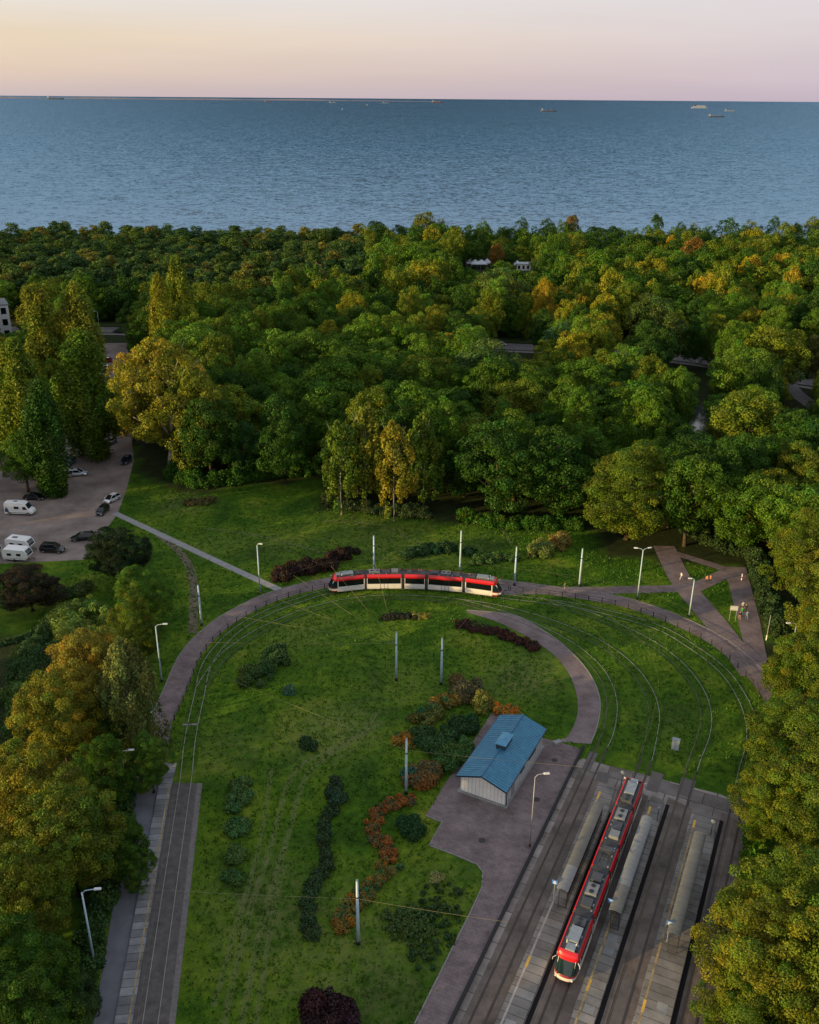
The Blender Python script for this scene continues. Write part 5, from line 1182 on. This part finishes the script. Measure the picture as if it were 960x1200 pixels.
# information board, switch cabinet
x, y = at(858, 728); e = empty('information_board', (x, y, 0), rad(-8), 'white rectangular board on two legs in the grass beside the promenade', 'sign')
m = MB(); m.box((0, 0, 2.5), (1.25, .06, .85)); bd = m.build('board', mat('board_white', (.42, .43, .43), .6), e); m = MB(); m.box((0, -.035, 2.5), (1.1, .012, .3)); m.build('printed_panel', mat('print_grey', (.5, .52, .5), .6, var=.3, scale=6), bd)
for sx in (-.5, .5): m = MB(); m.tube([(sx, .05, 0), (sx, .05, 2.6)], .035, 6); m.build('leg', GALV, e)
x, y = at(791, 878); e = empty('switch_cabinet', (x, y, 0), SROT, 'pale grey metal cabinet standing alone in the grass between two curving tracks', 'cabinet')
m = MB(); m.box((0, 0, .85), (.95, .55, 1.5)); cb_ = m.build('cabinet_body', mat('cabinet_grey', (.42, .47, .48), .5, var=.08, scale=2), e, bevel=.02)
m = MB(); m.box((0, 0, 1.63), (1.05, .65, .07)); m.build('cabinet_lid', LGREY, e); m = MB(); m.box((0, -.285, .85), (.02, .02, 1.35)); m.box((.1, -.29, .9), (.03, .04, .14)); m.build('door_handle', DKST, cb_); m = MB(); m.box((0, 0, .05), (1.0, .6, .1)); m.build('foot', CONC, e)

# ------------------------------------------------------------------ wires
def wire(pts, r, label, nm='span_wire', sag=0.0, group=None):
    out = []
    for a, b in zip(pts[:-1], pts[1:]):
        n = 6 if sag else 1
        for i in range(n):
            t = i / n; out.append((a[0] + (b[0] - a[0]) * t, a[1] + (b[1] - a[1]) * t, a[2] + (b[2] - a[2]) * t - sag * 4 * t * (1 - t)))
    out.append(pts[-1]); m = MB(); m.tube(out, r, 4); o = m.build(nm, WIREM); tag(o, label, 'wire', group); return o
for kk, lab in (('D', 'contact wire hanging over the outer track all round the loop'), ('C', 'contact wire over the third curving track from the plaza path'), ('B', 'contact wire over the inner loop track running through the standing tram lane'), ('A', 'contact wire over the innermost curving track beside the curved footpath')):
    wire([(p[0], p[1], 5.7) for p in TRL[kk][::4]], .006, lab, 'contact_wire')
xa, ya, ha = PL['a']
fan = [(-30.6, 119.5), (-29.0, 128), (-25.0, 135.5), (-19.5, 141), (-13.5, 144.6), (-6, 146.2)]
nmz = ['lowest', 'second lowest', 'third', 'fourth', 'fifth', 'uppermost']
for (fx, fy), q in zip(fan, nmz): wire([(xa, ya, ha * .77), (fx, fy, 5.9)], .014, 'thin wire of the fan over the lawn, %s from the side track' % q, sag=.12)
xc, yc, hc = PL['c']; xd, yd, hd_ = PL['d']; xb, yb, hb = PL['b']
wire([(xc, yc, hc * .8), (-28.9, 112.5, 5.9)], .014, 'thin wire crossing the lawn from the pole by the red hedge towards the curve', sag=.1)
wire([(xd, yd, hd_ * .72), (-25.5, 72, 5.9)], .014, 'thin wire from the bottom pole to the side track', sag=.1)
wire([(xd, yd, hd_ * .72), T(-20, 66) + (5.9,)], .014, 'thin wire from the bottom pole over the plaza to the first lane', sag=.1)
wire([(xc, yc, hc * .8), T(-20, 92) + (5.9,)], .014, 'thin wire from the pole by the red hedge to the first lane', sag=.1)
wire([(xb, yb, hb * .8), (16, 141.5, 5.9)], .014, 'thin wire from the pole above the shrub bed to the tracks', sag=.1)

# ------------------------------------------------------------------ railings
def railing(line, label, spacing=2.3):
    c = line[len(line) // 2]; e = empty('railing', (c[0], c[1], 0), 0, label, 'railing', 'dark railing between footpath and track'); acc = 0; last = None; ps = []
    for a, b in zip(line[:-1], line[1:]):
        d = math.dist(a, b)
        while acc <= d:
            t = acc / d; ps.append((a[0] + (b[0] - a[0]) * t - c[0], a[1] + (b[1] - a[1]) * t - c[1])); acc += spacing
        acc -= d
    pm = MB(); pm.box((0, 0, .5), (.13, .13, 1.1)); first = pm.build('post', DKST, e); first.location = (*ps[0], 0)
    for p in ps[1:100]:
        q = first.copy(); COL.objects.link(q); q.parent = e; q.location = (*p, 0)
    for z in (.95, .5):
        m = MB(); m.tube([(p[0], p[1], z) for p in ps], .035, 5); m.build('rail_bar', DKST, e)
rl_ = offset(loop_line, 1.85); i0 = min(range(len(rl_)), key=lambda i: math.dist(rl_[i], (-12, 147.5))); i1 = min(range(len(rl_)), key=lambda i: math.dist(rl_[i], (18, 147.4))); ia = min(range(len(rl_)), key=lambda i: math.dist(rl_[i], (-33, 104)))
railing(rl_[ia:i0 + 1], 'dark low railing along the left curve of the loop path'); railing(rl_[i0:i1 + 1], 'dark low railing hidden partly behind the curving tram'); railing(rl_[i1:], 'dark low railing along the outer track below the branching footpaths')
# ------------------------------------------------------------------ cars
CARC = {}
def paint(nm, c): return mat('car_paint_' + nm, c, .25, metal=.3, coat=.6)
def make_car(kind, pm):
    """x forward; returns an Empty with parts"""
    e = empty('car', (0, 0, 0)); L_, W_, H_ = {'hatch': (4.1, 1.74, 1.48), 'estate': (4.7, 1.8, 1.5), 'suv': (4.7, 1.9, 1.8), 'sedan': (4.5, 1.78, 1.42)}[kind]
    hl, hw = L_ / 2, W_ / 2; zb = .28 if kind != 'suv' else .36; zs = H_ * .60
    def loft(sec, mi_):
        m = MB(); rows = []
        for (x, z0, z1, w0, w1) in sec: rows.append([(x, -w0, z0), (x, -w0 * 1.0, (z0 + z1) / 2), (x, -w1, z1 - .06), (x, -w1 * .86, z1), (x, w1 * .86, z1), (x, w1, z1 - .06), (x, w0, (z0 + z1) / 2), (x, w0, z0)])
        m.grid(rows, close=True); m.poly(rows[0][::-1]); m.poly(rows[-1]); return m
    hood = zs - .06; tail = zs + (.02 if kind != 'sedan' else -.02)
    body = loft([(-hl, zb + .18, tail - .22, hw * .80, hw * .78), (-hl + .10, zb, tail - .04, hw * .93, hw * .88), (-hl + .5, zb, tail, hw, hw * .95), (-.3, zb, zs + .01, hw, hw * .96), (.75, zb, zs, hw, hw * .95), (hl - .75, zb, hood - .08, hw, hw * .90), (hl - .16, zb, hood - .22, hw * .92, hw * .82), (hl, zb + .14, hood - .36, hw * .78, hw * .70)], 0).build('body', pm, e, smooth=False, bevel=.02)
    rear = {'hatch': -hl + .12, 'estate': -hl + .12, 'suv': -hl + .10, 'sedan': -hl + .85}[kind]
    c0, c1, c2, c3 = rear, rear + (.38 if kind != 'sedan' else .6), .42, 1.28
    def cabin(z0, z1, s0, s1, xo):
        return [(c0 + xo, z0), (c1 + xo * .5, z1), (c2, z1), (c3 - xo, z0)]
    m = MB(); a = hw * .90; t_ = hw * .70
    base = [(c0, -a), (c3, -a), (c3, a), (c0, a)]; topp = [(c1, -t_), (c2, -t_), (c2, t_), (c1, t_)]
    m.grid([[(p[0], p[1], zs - .03) for p in base], [(p[0], p[1], H_ - .05) for p in topp]], close=True); m.poly([(p[0], p[1], H_ - .05) for p in topp]); m.build('windows', GLASS, e)
    m = MB(); m.grid([[(c1 - .03, -t_ - .02, H_ - .07), (c1 + .2, -t_ * .8, H_), (c1 + .2, t_ * .8, H_), (c1 - .03, t_ + .02, H_ - .07)], [(c2 - .0, -t_ - .02, H_ - .07), (c2 - .2, -t_ * .8, H_), (c2 - .2, t_ * .8, H_), (c2, t_ + .02, H_ - .07)]])
    for sy in (-1, 1):
        for (xa, xb_) in ((c3, c2), (c0, c1), ((c0 + c3) / 2 - .15, (c1 + c2) / 2 - .1)): m.tube([(xa, sy * (a + .0), zs - .02), (xb_, sy * (t_ + .01), H_ - .06)], .04, 4)
        m.poly([(c1, sy * (t_ + .01), H_ - .09), (c2, sy * (t_ + .01), H_ - .09), (c2 - .1, sy * t_ * .85, H_ - .005), (c1 + .1, sy * t_ * .85, H_ - .005)])
    m.build('roof', pm, e)
    for x in (-hl + .82, hl - .85):
        for sy in (-1, 1):
            m = MB(); m.tube([(x, sy * (hw - .2), .32), (x, sy * (hw + .015), .32)], .33, 16); wl = m.build('wheel', RUB, e); m = MB(); m.tube([(x, sy * (hw + .0), .32), (x, sy * (hw + .03), .32)], .20, 12); m.build('rim', RIM, wl)
    for sy in (-1, 1):
        m = MB(); m.box((hl - .14, sy * hw * .62, hood - .34), (.22, .36, .15), -sy * .25); m.build('headlight', HEADL, e)
        m = MB(); m.box((-hl + .06, sy * hw * .72, tail - .26), (.14, .26, .22)); m.build('tail_light', TAILL, e)
        m = MB(); m.box((.95, sy * (hw + .10), zs + .06), (.14, .2, .13)); m.build('mirror', pm, e)
    m = MB(); m.box((hl - .0, 0, zb + .28), (.05, hw * .9, .16)); m.build('grille', BLK, e)
    return e
CP = {'silver': paint('silver', (.42, .47, .50)), 'navy': paint('navy', (.015, .03, .07)), 'black': paint('black', (.008, .009, .011)), 'white': paint('white', (.62, .66, .70)), 'slate': paint('slate', (.05, .065, .08)), 'blue': paint('blue', (.06, .14, .30)), 'red': paint('red', (.3, .03, .02)), 'pale': paint('pale', (.40, .38, .33))}
PRO = {}
def put_car(kind, colr, px, py, heading, label, group='cars in the parking lot'):
    x, y = at(px, py, .6)
    if (kind, colr) not in PRO:
        e = make_car(kind, CP[colr]); PRO[(kind, colr)] = e
    else: e = copy_tree(PRO[(kind, colr)])
    e.location = (x, y, .02); e.rotation_euler = (0, 0, rad(heading)); tag(e, label, 'car', group); return e
put_car('hatch', 'silver', 129, 517, 250, 'silver car facing the camera in the middle of the upper driveway of the lot')
put_car('hatch', 'navy', 148, 539, 268, 'dark blue car parked at the lawn side of the driveway, nose to the camera')
put_car('hatch', 'blue', 82, 541, 265, 'blue car under the trees behind the silver blue estate')
put_car('estate', 'white', 90, 554, 8, 'pale estate car with bright tail parked at the tree edge, beside a half hidden car')
put_car('hatch', 'pale', 76, 555, 170, 'half hidden beige car at the tree edge of the lot')
put_car('estate', 'slate', 63, 571, 2, 'dark slate estate parked between the pale estate and the black car')
put_car('sedan', 'black', 40, 582, -4, 'black car just behind the nose of the white camper van')
put_car('hatch', 'white', 131, 584, 245, 'white hatchback near the start of the concrete path')
put_car('hatch', 'black', 120, 598, 262, 'small black car in front of the white hatchback')
put_car('estate', 'black', 97, 629, 195, 'black estate car half hidden by the dark round tree')
put_car('suv', 'black', 62, 643, -4, 'black off-road car in front of the two caravans')
put_car('sedan', 'slate', 124, 503, 240, 'dark car at the top of the driveway under the old golden tree')
put_car('hatch', 'navy', 145, 504, 85, 'dark car parked at the top right of the driveway under the branches')
GR2 = 'cars glimpsed through the old golden tree'
for px, py, c, h, lab in ((157, 413, 'blue', 20, 'blue car glimpsed through the golden crown, uppermost of them'), (160, 421, 'slate', 15, 'slate car below the glimpsed blue car'), (127, 422, 'red', 10, 'dark red car glimpsed left of the golden crown, uppermost there'), (128, 431, 'white', 10, 'white car glimpsed below the dark red one'), (122, 441, 'white', 12, 'second white car glimpsed left of the golden crown'), (118, 450, 'silver', 8, 'silver car glimpsed left of the golden crown'), (132, 453, 'white', 12, 'white car lowest of those glimpsed at the golden crown')): put_car('hatch', c, px, py, h, lab, GR2)
GR3 = 'cars on the far road'
put_car('hatch', 'silver', 587, 403, 0, 'pale blue car driving on the road in the middle gap of the wood', GR3)
put_car('sedan', 'navy', 173, 390, 0, 'dark car on the forest road behind the golden tree', GR3); put_car('sedan', 'slate', 140, 388, 0, 'dark car on the forest road under the pines', GR3)
put_car('estate', 'navy', 941, 441, 0, 'dark car at the road bend near the right picture edge', GR3); put_car('hatch', 'white', 931, 440, 5, 'white car just behind the dark one at the road bend', GR3)

# camper van
x, y = at(25, 602, 0); e = empty('camper_van', (x, y, .02), rad(-3), 'white high roofed camper van parked at the edge of the lot, side on', 'van')
sec = [(-3.0, .45, 2.5, .95), (-2.9, .40, 2.72, 1.0), (-1, .40, 2.78, 1.0), (1.0, .40, 2.75, 1.0), (1.55, .40, 2.45, .97), (2.15, .40, 1.45, .96), (2.75, .42, 1.2, .9), (2.95, .5, .95, .8)]
m = MB(); rows = [[(x_, -w_, z0), (x_, -w_, z1 * .75), (x_, -w_ * .86, z1 - .05), (x_, -w_ * .6, z1), (x_, w_ * .6, z1), (x_, w_ * .86, z1 - .05), (x_, w_, z1 * .75), (x_, w_, z0)] for x_, z0, z1, w_ in sec]
m.grid(rows, close=True); m.poly(rows[0][::-1]); m.poly(rows[-1]); m.build('body', WHITE, e)
m = MB(); m.poly([(1.58, -.80, 2.40), (2.16, -.82, 1.50), (2.16, .82, 1.50), (1.58, .80, 2.40)]); o = m.build('windscreen', WSG, e); o.location = (.02, 0, .03)
for sy in (-1, 1):
    m = MB(); m.poly([(.95, sy * 1.01, 1.35), (1.95, sy * .985, 1.32), (1.5, sy * .985, 1.98), (.95, sy * 1.01, 2.0)]); m.build('side_window', GLASS, e)
    m = MB(); m.box((-.35, sy * 1.0, 1.72), (1.0, .04, .55)); m.build('side_window', GLASS, e)
    m = MB(); m.box((-.2, sy * 1.0, .62), (4.6, .03, .10)); m.build('side_trim', BLK, e)
    for xx in (-1.9, 1.95): m = MB(); m.tube([(xx, sy * .78, .35), (xx, sy * 1.01, .35)], .36, 16); wl = m.build('wheel', RUB, e); m = MB(); m.tube([(xx, sy * 1.0, .35), (xx, sy * 1.03, .35)], .2, 12); m.build('rim', RIM, wl)
    m = MB(); m.box((2.75, sy * .62, .98), (.2, .3, .2)); m.build('headlight', HEADL, e)
m = MB(); m.poly([(-2.85, -1.012, .7), (-2.0, -1.012, .7), (-2.1, -1.012, 1.3), (-2.5, -1.012, 1.9), (-2.85, -1.012, 1.2)]); m.build('rear_graphic', mat('graphic_slate', (.05, .08, .12), .5), e)
m = MB(); m.box((-.8, 0, 2.82), (.7, .6, .1)); m.build('roof_hatch', LGREY, e)
def caravan(px, py, rz, label, hatch=True):
    x, y = at(px, py, 0); e = empty('caravan', (x, y, .02), rad(rz), label, 'caravan', 'white caravans parked side by side')
    prof = [(-2.35, .55), (2.1, .55), (2.45, 1.1), (2.35, 1.75), (1.75, 2.45), (-2.15, 2.55), (-2.45, 2.3), (-2.5, 1.2)]
    m = MB(); m.grid([[(p[0], s_ * 1.1, p[1]) for p in prof] for s_ in (-1, 1)], close=True); m.poly([(p[0], -1.1, p[1]) for p in prof]); m.poly([(p[0], 1.1, p[1]) for p in prof][::-1]); m.build('body', WHITE, e, bevel=.10)
    m = MB(); m.poly([(2.40, -.85, 1.30), (2.40, .85, 1.30), (2.37, .85, 1.74), (2.37, -.85, 1.74)]); m.poly([(2.36, -.85, 1.80), (2.36, .85, 1.80), (1.95, .85, 2.3), (1.95, -.85, 2.3)]); o = m.build('front_window', WSG, e); o.location = (.04, 0, .02)
    for sy in (-1, 1):
        for xx in (-1.1, .75): m = MB(); m.box((xx, sy * 1.105, 1.55), (.85, .03, .5)); m.build('side_window', GLASS, e)
        m = MB(); m.tube([(-.2, sy * .9, .33), (-.2, sy * 1.1, .33)], .33, 14); m.build('wheel', RUB, e); m = MB(); m.box((0, sy * 1.106, .8), (4.6, .02, .07)); m.build('side_stripe', MGREY, e)
    if hatch: m = MB(); m.box((-.9, 0, 2.56), (1.0, .6, .08)); m.build('roof_hatch', GLASS, e)
    m = MB(); m.tube([(2.2, -.5, .5), (3.4, 0, .5)], .05, 5); m.tube([(2.2, .5, .5), (3.4, 0, .5)], .05, 5); m.tube([(3.1, 0, 0), (3.1, 0, .6)], .04, 5); m.build('drawbar', DKST, e)
caravan(25, 644, -10, 'white caravan with dark roof hatch, the one further from the hedge'); caravan(22, 656, -6, 'white caravan with plain roof nearest the brownish tree', False)
caravan(-14, 652, 0, 'white caravan cut off by the left picture edge', False)

# ------------------------------------------------------------------ far buildings
def building(px, py, w_, d_, h_, rz, label, matl, roofm, floors=2, bays=6, gable=0.0, name='building'):
    x, y = at(px, py, 0); e = empty(name, (x, y, 0), rz, label, 'building')
    m = MB(); m.box((0, d_ / 2, h_ / 2), (w_, d_, h_)); wl = m.build('wall', matl, e)
    m = MB()
    if gable: m.poly([(-w_ / 2 - .3, -.3, h_), (w_ / 2 + .3, -.3, h_), (w_ / 2 + .3, d_ / 2, h_ + gable), (-w_ / 2 - .3, d_ / 2, h_ + gable)]); m.poly([(-w_ / 2 - .3, d_ + .3, h_), (w_ / 2 + .3, d_ + .3, h_), (w_ / 2 + .3, d_ / 2, h_ + gable), (-w_ / 2 - .3, d_ / 2, h_ + gable)]); m.poly([(-w_ / 2, 0, h_), (-w_ / 2, d_, h_), (-w_ / 2, d_ / 2, h_ + gable)]); m.poly([(w_ / 2, 0, h_), (w_ / 2, d_, h_), (w_ / 2, d_ / 2, h_ + gable)])
    else: m.box((0, d_ / 2, h_ + .15), (w_ + .4, d_ + .4, .3))
    m.build('roof', roofm, e)
    for f in range(floors):
        for k in range(bays):
            xx = -w_ / 2 + (k + .5) * w_ / bays; zz = (f + .5) * h_ / floors; wn = MB(); wn.box((xx, -.02, zz), (w_ / bays * .5, .08, h_ / floors * .55)); o = wn.build('window', GLASS, wl)
    return e
building(-41, 402, 32, 12, 12.0, rad(28), 'white modern building with tall dark windows behind the yellow poplars', WHITE, mat('flat_roof_grey', (.16, .17, .18), .8, var=.2, scale=.3), 3, 9, name='apartment_building')
TENT = mat('tent_canvas', (.62, .66, .72), .7, var=.08, scale=.4)
def tent(px, py, s_, label, c=TENT, z=0):
    x, y = at(px, py, 2); e = empty('market_tent', (x, y, 0), .1, label, 'tent', 'white market tents near the sea')
    m = MB(); q = s_ / 2
    m.grid([[(-q, -q, 2.3), (q, -q, 2.3), (q, q, 2.3), (-q, q, 2.3)], [(-q, -q, 2.8), (q, -q, 2.8), (q, q, 2.8), (-q, q, 2.8)], [(-.1, -.1, 4.6), (.1, -.1, 4.6), (.1, .1, 4.6), (-.1, .1, 4.6)]], close=True); m.build('canopy', c, e)
    for a in (-1, 1):
        for b_ in (-1, 1): m = MB(); m.tube([(a * q * .97, b_ * q * .97, 0), (a * q * .97, b_ * q * .97, 2.4)], .06, 5); m.build('post', GALV, e)
for i, (px, py, s_, lab) in enumerate(((551, 309, 4, 'white peaked tent furthest left of the row'), (557, 310, 5, 'white peaked tent second from the left of the row'), (564, 310, 5.5, 'largest white peaked tent under the rust orange tree'), (571, 309, 4, 'white peaked tent next to the rust orange trunk'), (606, 311, 4, 'small white peaked tent right of the rust orange tree'))): tent(px, py, s_, lab)
building(616, 317, 9, 6, 3.2, 0, 'small white flat roofed pavilion at the right end of the market tents', WHITE, TENT, 1, 4, name='beach_pavilion')
building(592, 301, 4, 4, 5.2, 0, 'tiny tawny hut with a window seen between the skyline trees', mat('tawny_render', (.3, .2, .12), .8), mat('brown_roof', (.10, .06, .045), .8), 1, 2, gable=1.2, name='hut')

# ------------------------------------------------------------------ ships
HULLS = {'dark': mat('hull_dark', (.035, .05, .07), .6), 'red': mat('hull_red', (.10, .035, .035), .6), 'grey': mat('hull_grey', (.16, .2, .25), .6), 'white': mat('hull_white', (.22, .25, .30), .5)}
def ship(px, py, pxlen, hull, kind, label):
    x, y = at(px, py, -2); d = proj(x, y, -2)[2]; L_ = pxlen / FPX * d; k = L_ / 150.0
    e = empty('cargo_ship' if kind != 'sail' else 'sailing_boat', (x, y, -2), 0, label, 'ship' if kind != 'sail' else 'boat', 'ships anchored far out')
    if kind == 'sail':
        m = MB(); rows = [[(-5, -1, 0), (-5, -1, 1.2), (-5, 1, 1.2), (-5, 1, 0)], [(2, -1.4, 0), (2, -1.4, 1.4), (2, 1.4, 1.4), (2, 1.4, 0)], [(7, -.1, .4), (7, -.1, 1.7), (7, .1, 1.7), (7, .1, .4)]]; m.grid(rows, close=True); m.poly(rows[0]); m.build('hull', WHITE, e)
        m = MB(); m.poly([(.2, 0, 2), (-4.5, .4, 2.2), (.2, 0, 17)]); m.poly([(.6, 0, 2), (6.5, .3, 2), (.6, 0, 15)]); m.poly([(.2, .08, 2), (-4.5, .5, 2.2), (.2, .08, 17)]); m.build('sail', HULLS['white'], e, fixn=False); m = MB(); m.tube([(.4, 0, 1), (.4, 0, 17.5)], .15, 5); m.build('mast', GALV, e); e.scale = (0.9 * d / 9000,) * 3; return
    H = 9 * k; m = MB(); rows = []
    for (fx, wz, zb_) in ((-.5, .7, 1.0), (-.46, .95, 0), (.30, 1, 0), (.42, .6, 0), (.5, .06, 1.5)):
        w_ = 11 * k * wz; rows.append([(fx * L_, -w_ * .85, zb_ * k), (fx * L_, -w_, H * (1.25 if fx > .4 else 1)), (fx * L_, w_, H * (1.25 if fx > .4 else 1)), (fx * L_, w_ * .85, zb_ * k)])
    m.grid(rows, close=True); m.poly(rows[0]); m.poly(rows[-1]); m.build('hull', HULLS[hull], e)
    m = MB()
    if kind == 'ferry':
        m.box((-.02 * L_, 0, H * 1.5), (L_ * .74, 18 * k, H)); m.box((.05 * L_, 0, H * 2.3), (L_ * .45, 16 * k, H * .7)); m.build('superstructure', HULLS['white'], e); m = MB(); m.box((-.3 * L_, 0, H * 2.5), (L_ * .08, 7 * k, H * 1.3)); m.build('funnel', HULLS['red'], e)
    else:
        m.box((-.40 * L_, 0, H * 1.9), (L_ * .10, 18 * k, H * 1.9)); m.box((-.40 * L_, 0, H * 3.0), (L_ * .07, 21 * k, H * .35)); m.build('superstructure', HULLS['white'], e); m = MB(); m.box((-.46 * L_, 0, H * 2.2), (L_ * .035, 6 * k, H * 1.6)); m.build('funnel', HULLS['red' if hull == 'dark' else 'dark'], e)
        m = MB()
        for q in range(4): m.box(((-.25 + q * .16) * L_, 0, H * 1.12), (L_ * .11, 15 * k, H * .35))
        m.build('cargo_hatches', HULLS['red'] if hull != 'grey' else HULLS['grey'], e)
        for q in (-.18, .14): m = MB(); m.tube([(q * L_, 0, H), (q * L_, 0, H * 2.6)], 1.1 * k, 5); m.build('deck_crane', HULLS['grey'], e)
for a in ((65, 116.5, 20, 'dark', 'cargo', 'long dark ship alone near the left end of the horizon'), (314, 119.5, 8, 'red', 'cargo', 'tiny dark red ship below the far shore'), (390, 120.5, 9, 'grey', 'cargo', 'tiny grey ship left of the white sails'), (452, 121, 8, 'grey', 'cargo', 'tiny grey ship right of the white sail'), (513, 120.5, 14, 'red', 'cargo', 'reddish ship where the far shore ends'), (643, 131, 19, 'dark', 'cargo', 'dark ship alone right of the middle, nearer than the horizon'), (820, 127, 20, 'white', 'ferry', 'white ship with tall superstructure in the group of three'), (839, 137.5, 19, 'dark', 'cargo', 'dark ship nearest to the shore in the group of three'), (856, 130.5, 14, 'grey', 'cargo', 'grey ship at the right of the group of three')): ship(*a)
ship(430, 123.5, 4, 'white', 'sail', 'larger white sailing boat on the horizon'); ship(401, 128.5, 4, 'white', 'sail', 'smaller white sailing boat below the tiny grey ship')

# ------------------------------------------------------------------ people
SKIN = mat('skin', (.42, .26, .19), .6)
def person(px, py, heading, top, legs, label, hair=(.03, .02, .015), h=1.74, stride=.22, group=None):
    x, y = at(px, py); me = bpy.data.meshes.new('person')
    J = [(0, 0, .95), (0, 0, 1.18), (.01, 0, 1.40), (0.02, 0, 1.50), (.03, 0, 1.62), (.02, 0, 1.73),
         (.02, .10, .92), (stride, .10, .50), (stride * .9, .10, .08), (stride * .9 + .16, .10, .04),
         (.02, -.10, .92), (-stride * .5, -.10, .50), (-stride * 1.4, -.10, .10), (-stride * 1.4 + .15, -.10, .04),
         (0, .20, 1.40), (-.10, .25, 1.12), (.02, .24, .88), (0, -.20, 1.40), (.10, -.25, 1.12), (.20, -.24, .90)]
    E = [(0, 1), (1, 2), (2, 3), (3, 4), (4, 5), (0, 6), (6, 7), (7, 8), (8, 9), (0, 10), (10, 11), (11, 12), (12, 13), (2, 14), (14, 15), (15, 16), (2, 17), (17, 18), (18, 19)]
    rad_ = [.15, .14, .15, .065, .10, .085, .10, .07, .05, .04, .10, .07, .05, .04, .07, .05, .035, .07, .05, .035]
    me.from_pydata(J, E, []); o = bpy.data.objects.new('person', me); COL.objects.link(o)
    md = o.modifiers.new('skin', 'SKIN'); me.skin_vertices[0].data[0].use_root = True
    for i, r_ in enumerate(rad_): me.skin_vertices[0].data[i].radius = (r_, r_)
    sb = o.modifiers.new('sub', 'SUBSURF'); sb.levels = 1; sb.render_levels = 1
    dg = bpy.context.evaluated_depsgraph_get(); nm = bpy.data.meshes.new_from_object(o.evaluated_get(dg)); o.modifiers.clear(); o.data = nm
    nm.materials.clear(); 
    for mm in (mat('cloth_%02x%02x%02x' % tuple(int(c * 255) for c in top), top, .8), mat('cloth_%02x%02x%02x' % tuple(int(c * 255) for c in legs), legs, .8), SKIN, BLK): nm.materials.append(mm)
    for p in nm.polygons:
        c = p.center; p.material_index = 2 if c.z > 1.47 or (abs(c.y) > .17 and c.z < 1.1) else 0 if c.z > .93 else 3 if c.z < .09 else 1
        p.use_smooth = True
    m = MB(); rows = []
    for i in range(6):
        a = i / 5 * 1.7; rows.append([(.0 + .115 * math.sin(a) * math.cos(t) - .015, .105 * math.sin(a) * math.sin(t), 1.70 + .11 * math.cos(a)) for t in [k * math.pi / 5 for k in range(10)]])
    m.grid(rows, close=True); hr = m.build('hair', mat('hair_%d' % int(hair[0] * 100), hair, .8), o, smooth=True)
    o.location = (x, y, .03); o.rotation_euler = (0, 0, rad(heading)); o.scale = (h / 1.8,) * 3; tag(o, label, 'person', group)
G4 = 'walkers on the promenade'
person(869, 722, 80, (.02, .30, .06), (.05, .06, .1), 'person in green shirt in the middle of the group on the promenade', group=G4, h=1.8)
person(873.5, 718, 80, (.03, .03, .05), (.02, .02, .03), 'person in black at the back of the group on the promenade', group=G4)
person(875, 726, 85, (.16, .26, .42), (.10, .17, .3), 'person in light blue at the right of the promenade group', group=G4, h=1.65)
person(866.5, 726, 75, (.02, .02, .03), (.45, .28, .18), 'person in black top with bare legs at the left of the promenade group', group=G4, h=1.6)
person(870, 715, 80, (.4, .4, .4), (.05, .06, .1), 'person with pale top partly behind the green shirt', group=G4)
person(828, 684, -100, (.62, .22, .10), (.02, .02, .03), 'person in orange top walking on the cross path, first of two', group='two walkers in orange')
person(832, 683.5, -100, (.62, .30, .14), (.03, .03, .03), 'person in light orange top, second of two on the cross path', group='two walkers in orange')
person(798, 680, 180, (.6, .6, .6), (.45, .45, .5), 'person in pale clothes where the back path crosses the branch path')
person(661.5, 693, 10, (.05, .07, .06), (.25, .2, .17), 'person in dark top walking alone on the branch path near the railing')
person(809, 411, 180, (.55, .5, .4), (.3, .25, .2), 'walker in cream clothes, furthest of three on the far road', group='walkers on the far road'); person(813, 424, 180, (.3, .6, .6), (.6, .6, .6), 'walker in turquoise on the far road', group='walkers on the far road'); person(823, 425, 180, (.65, .65, .65), (.3, .3, .35), 'walker in white on the far road', group='walkers on the far road')
if False: pass
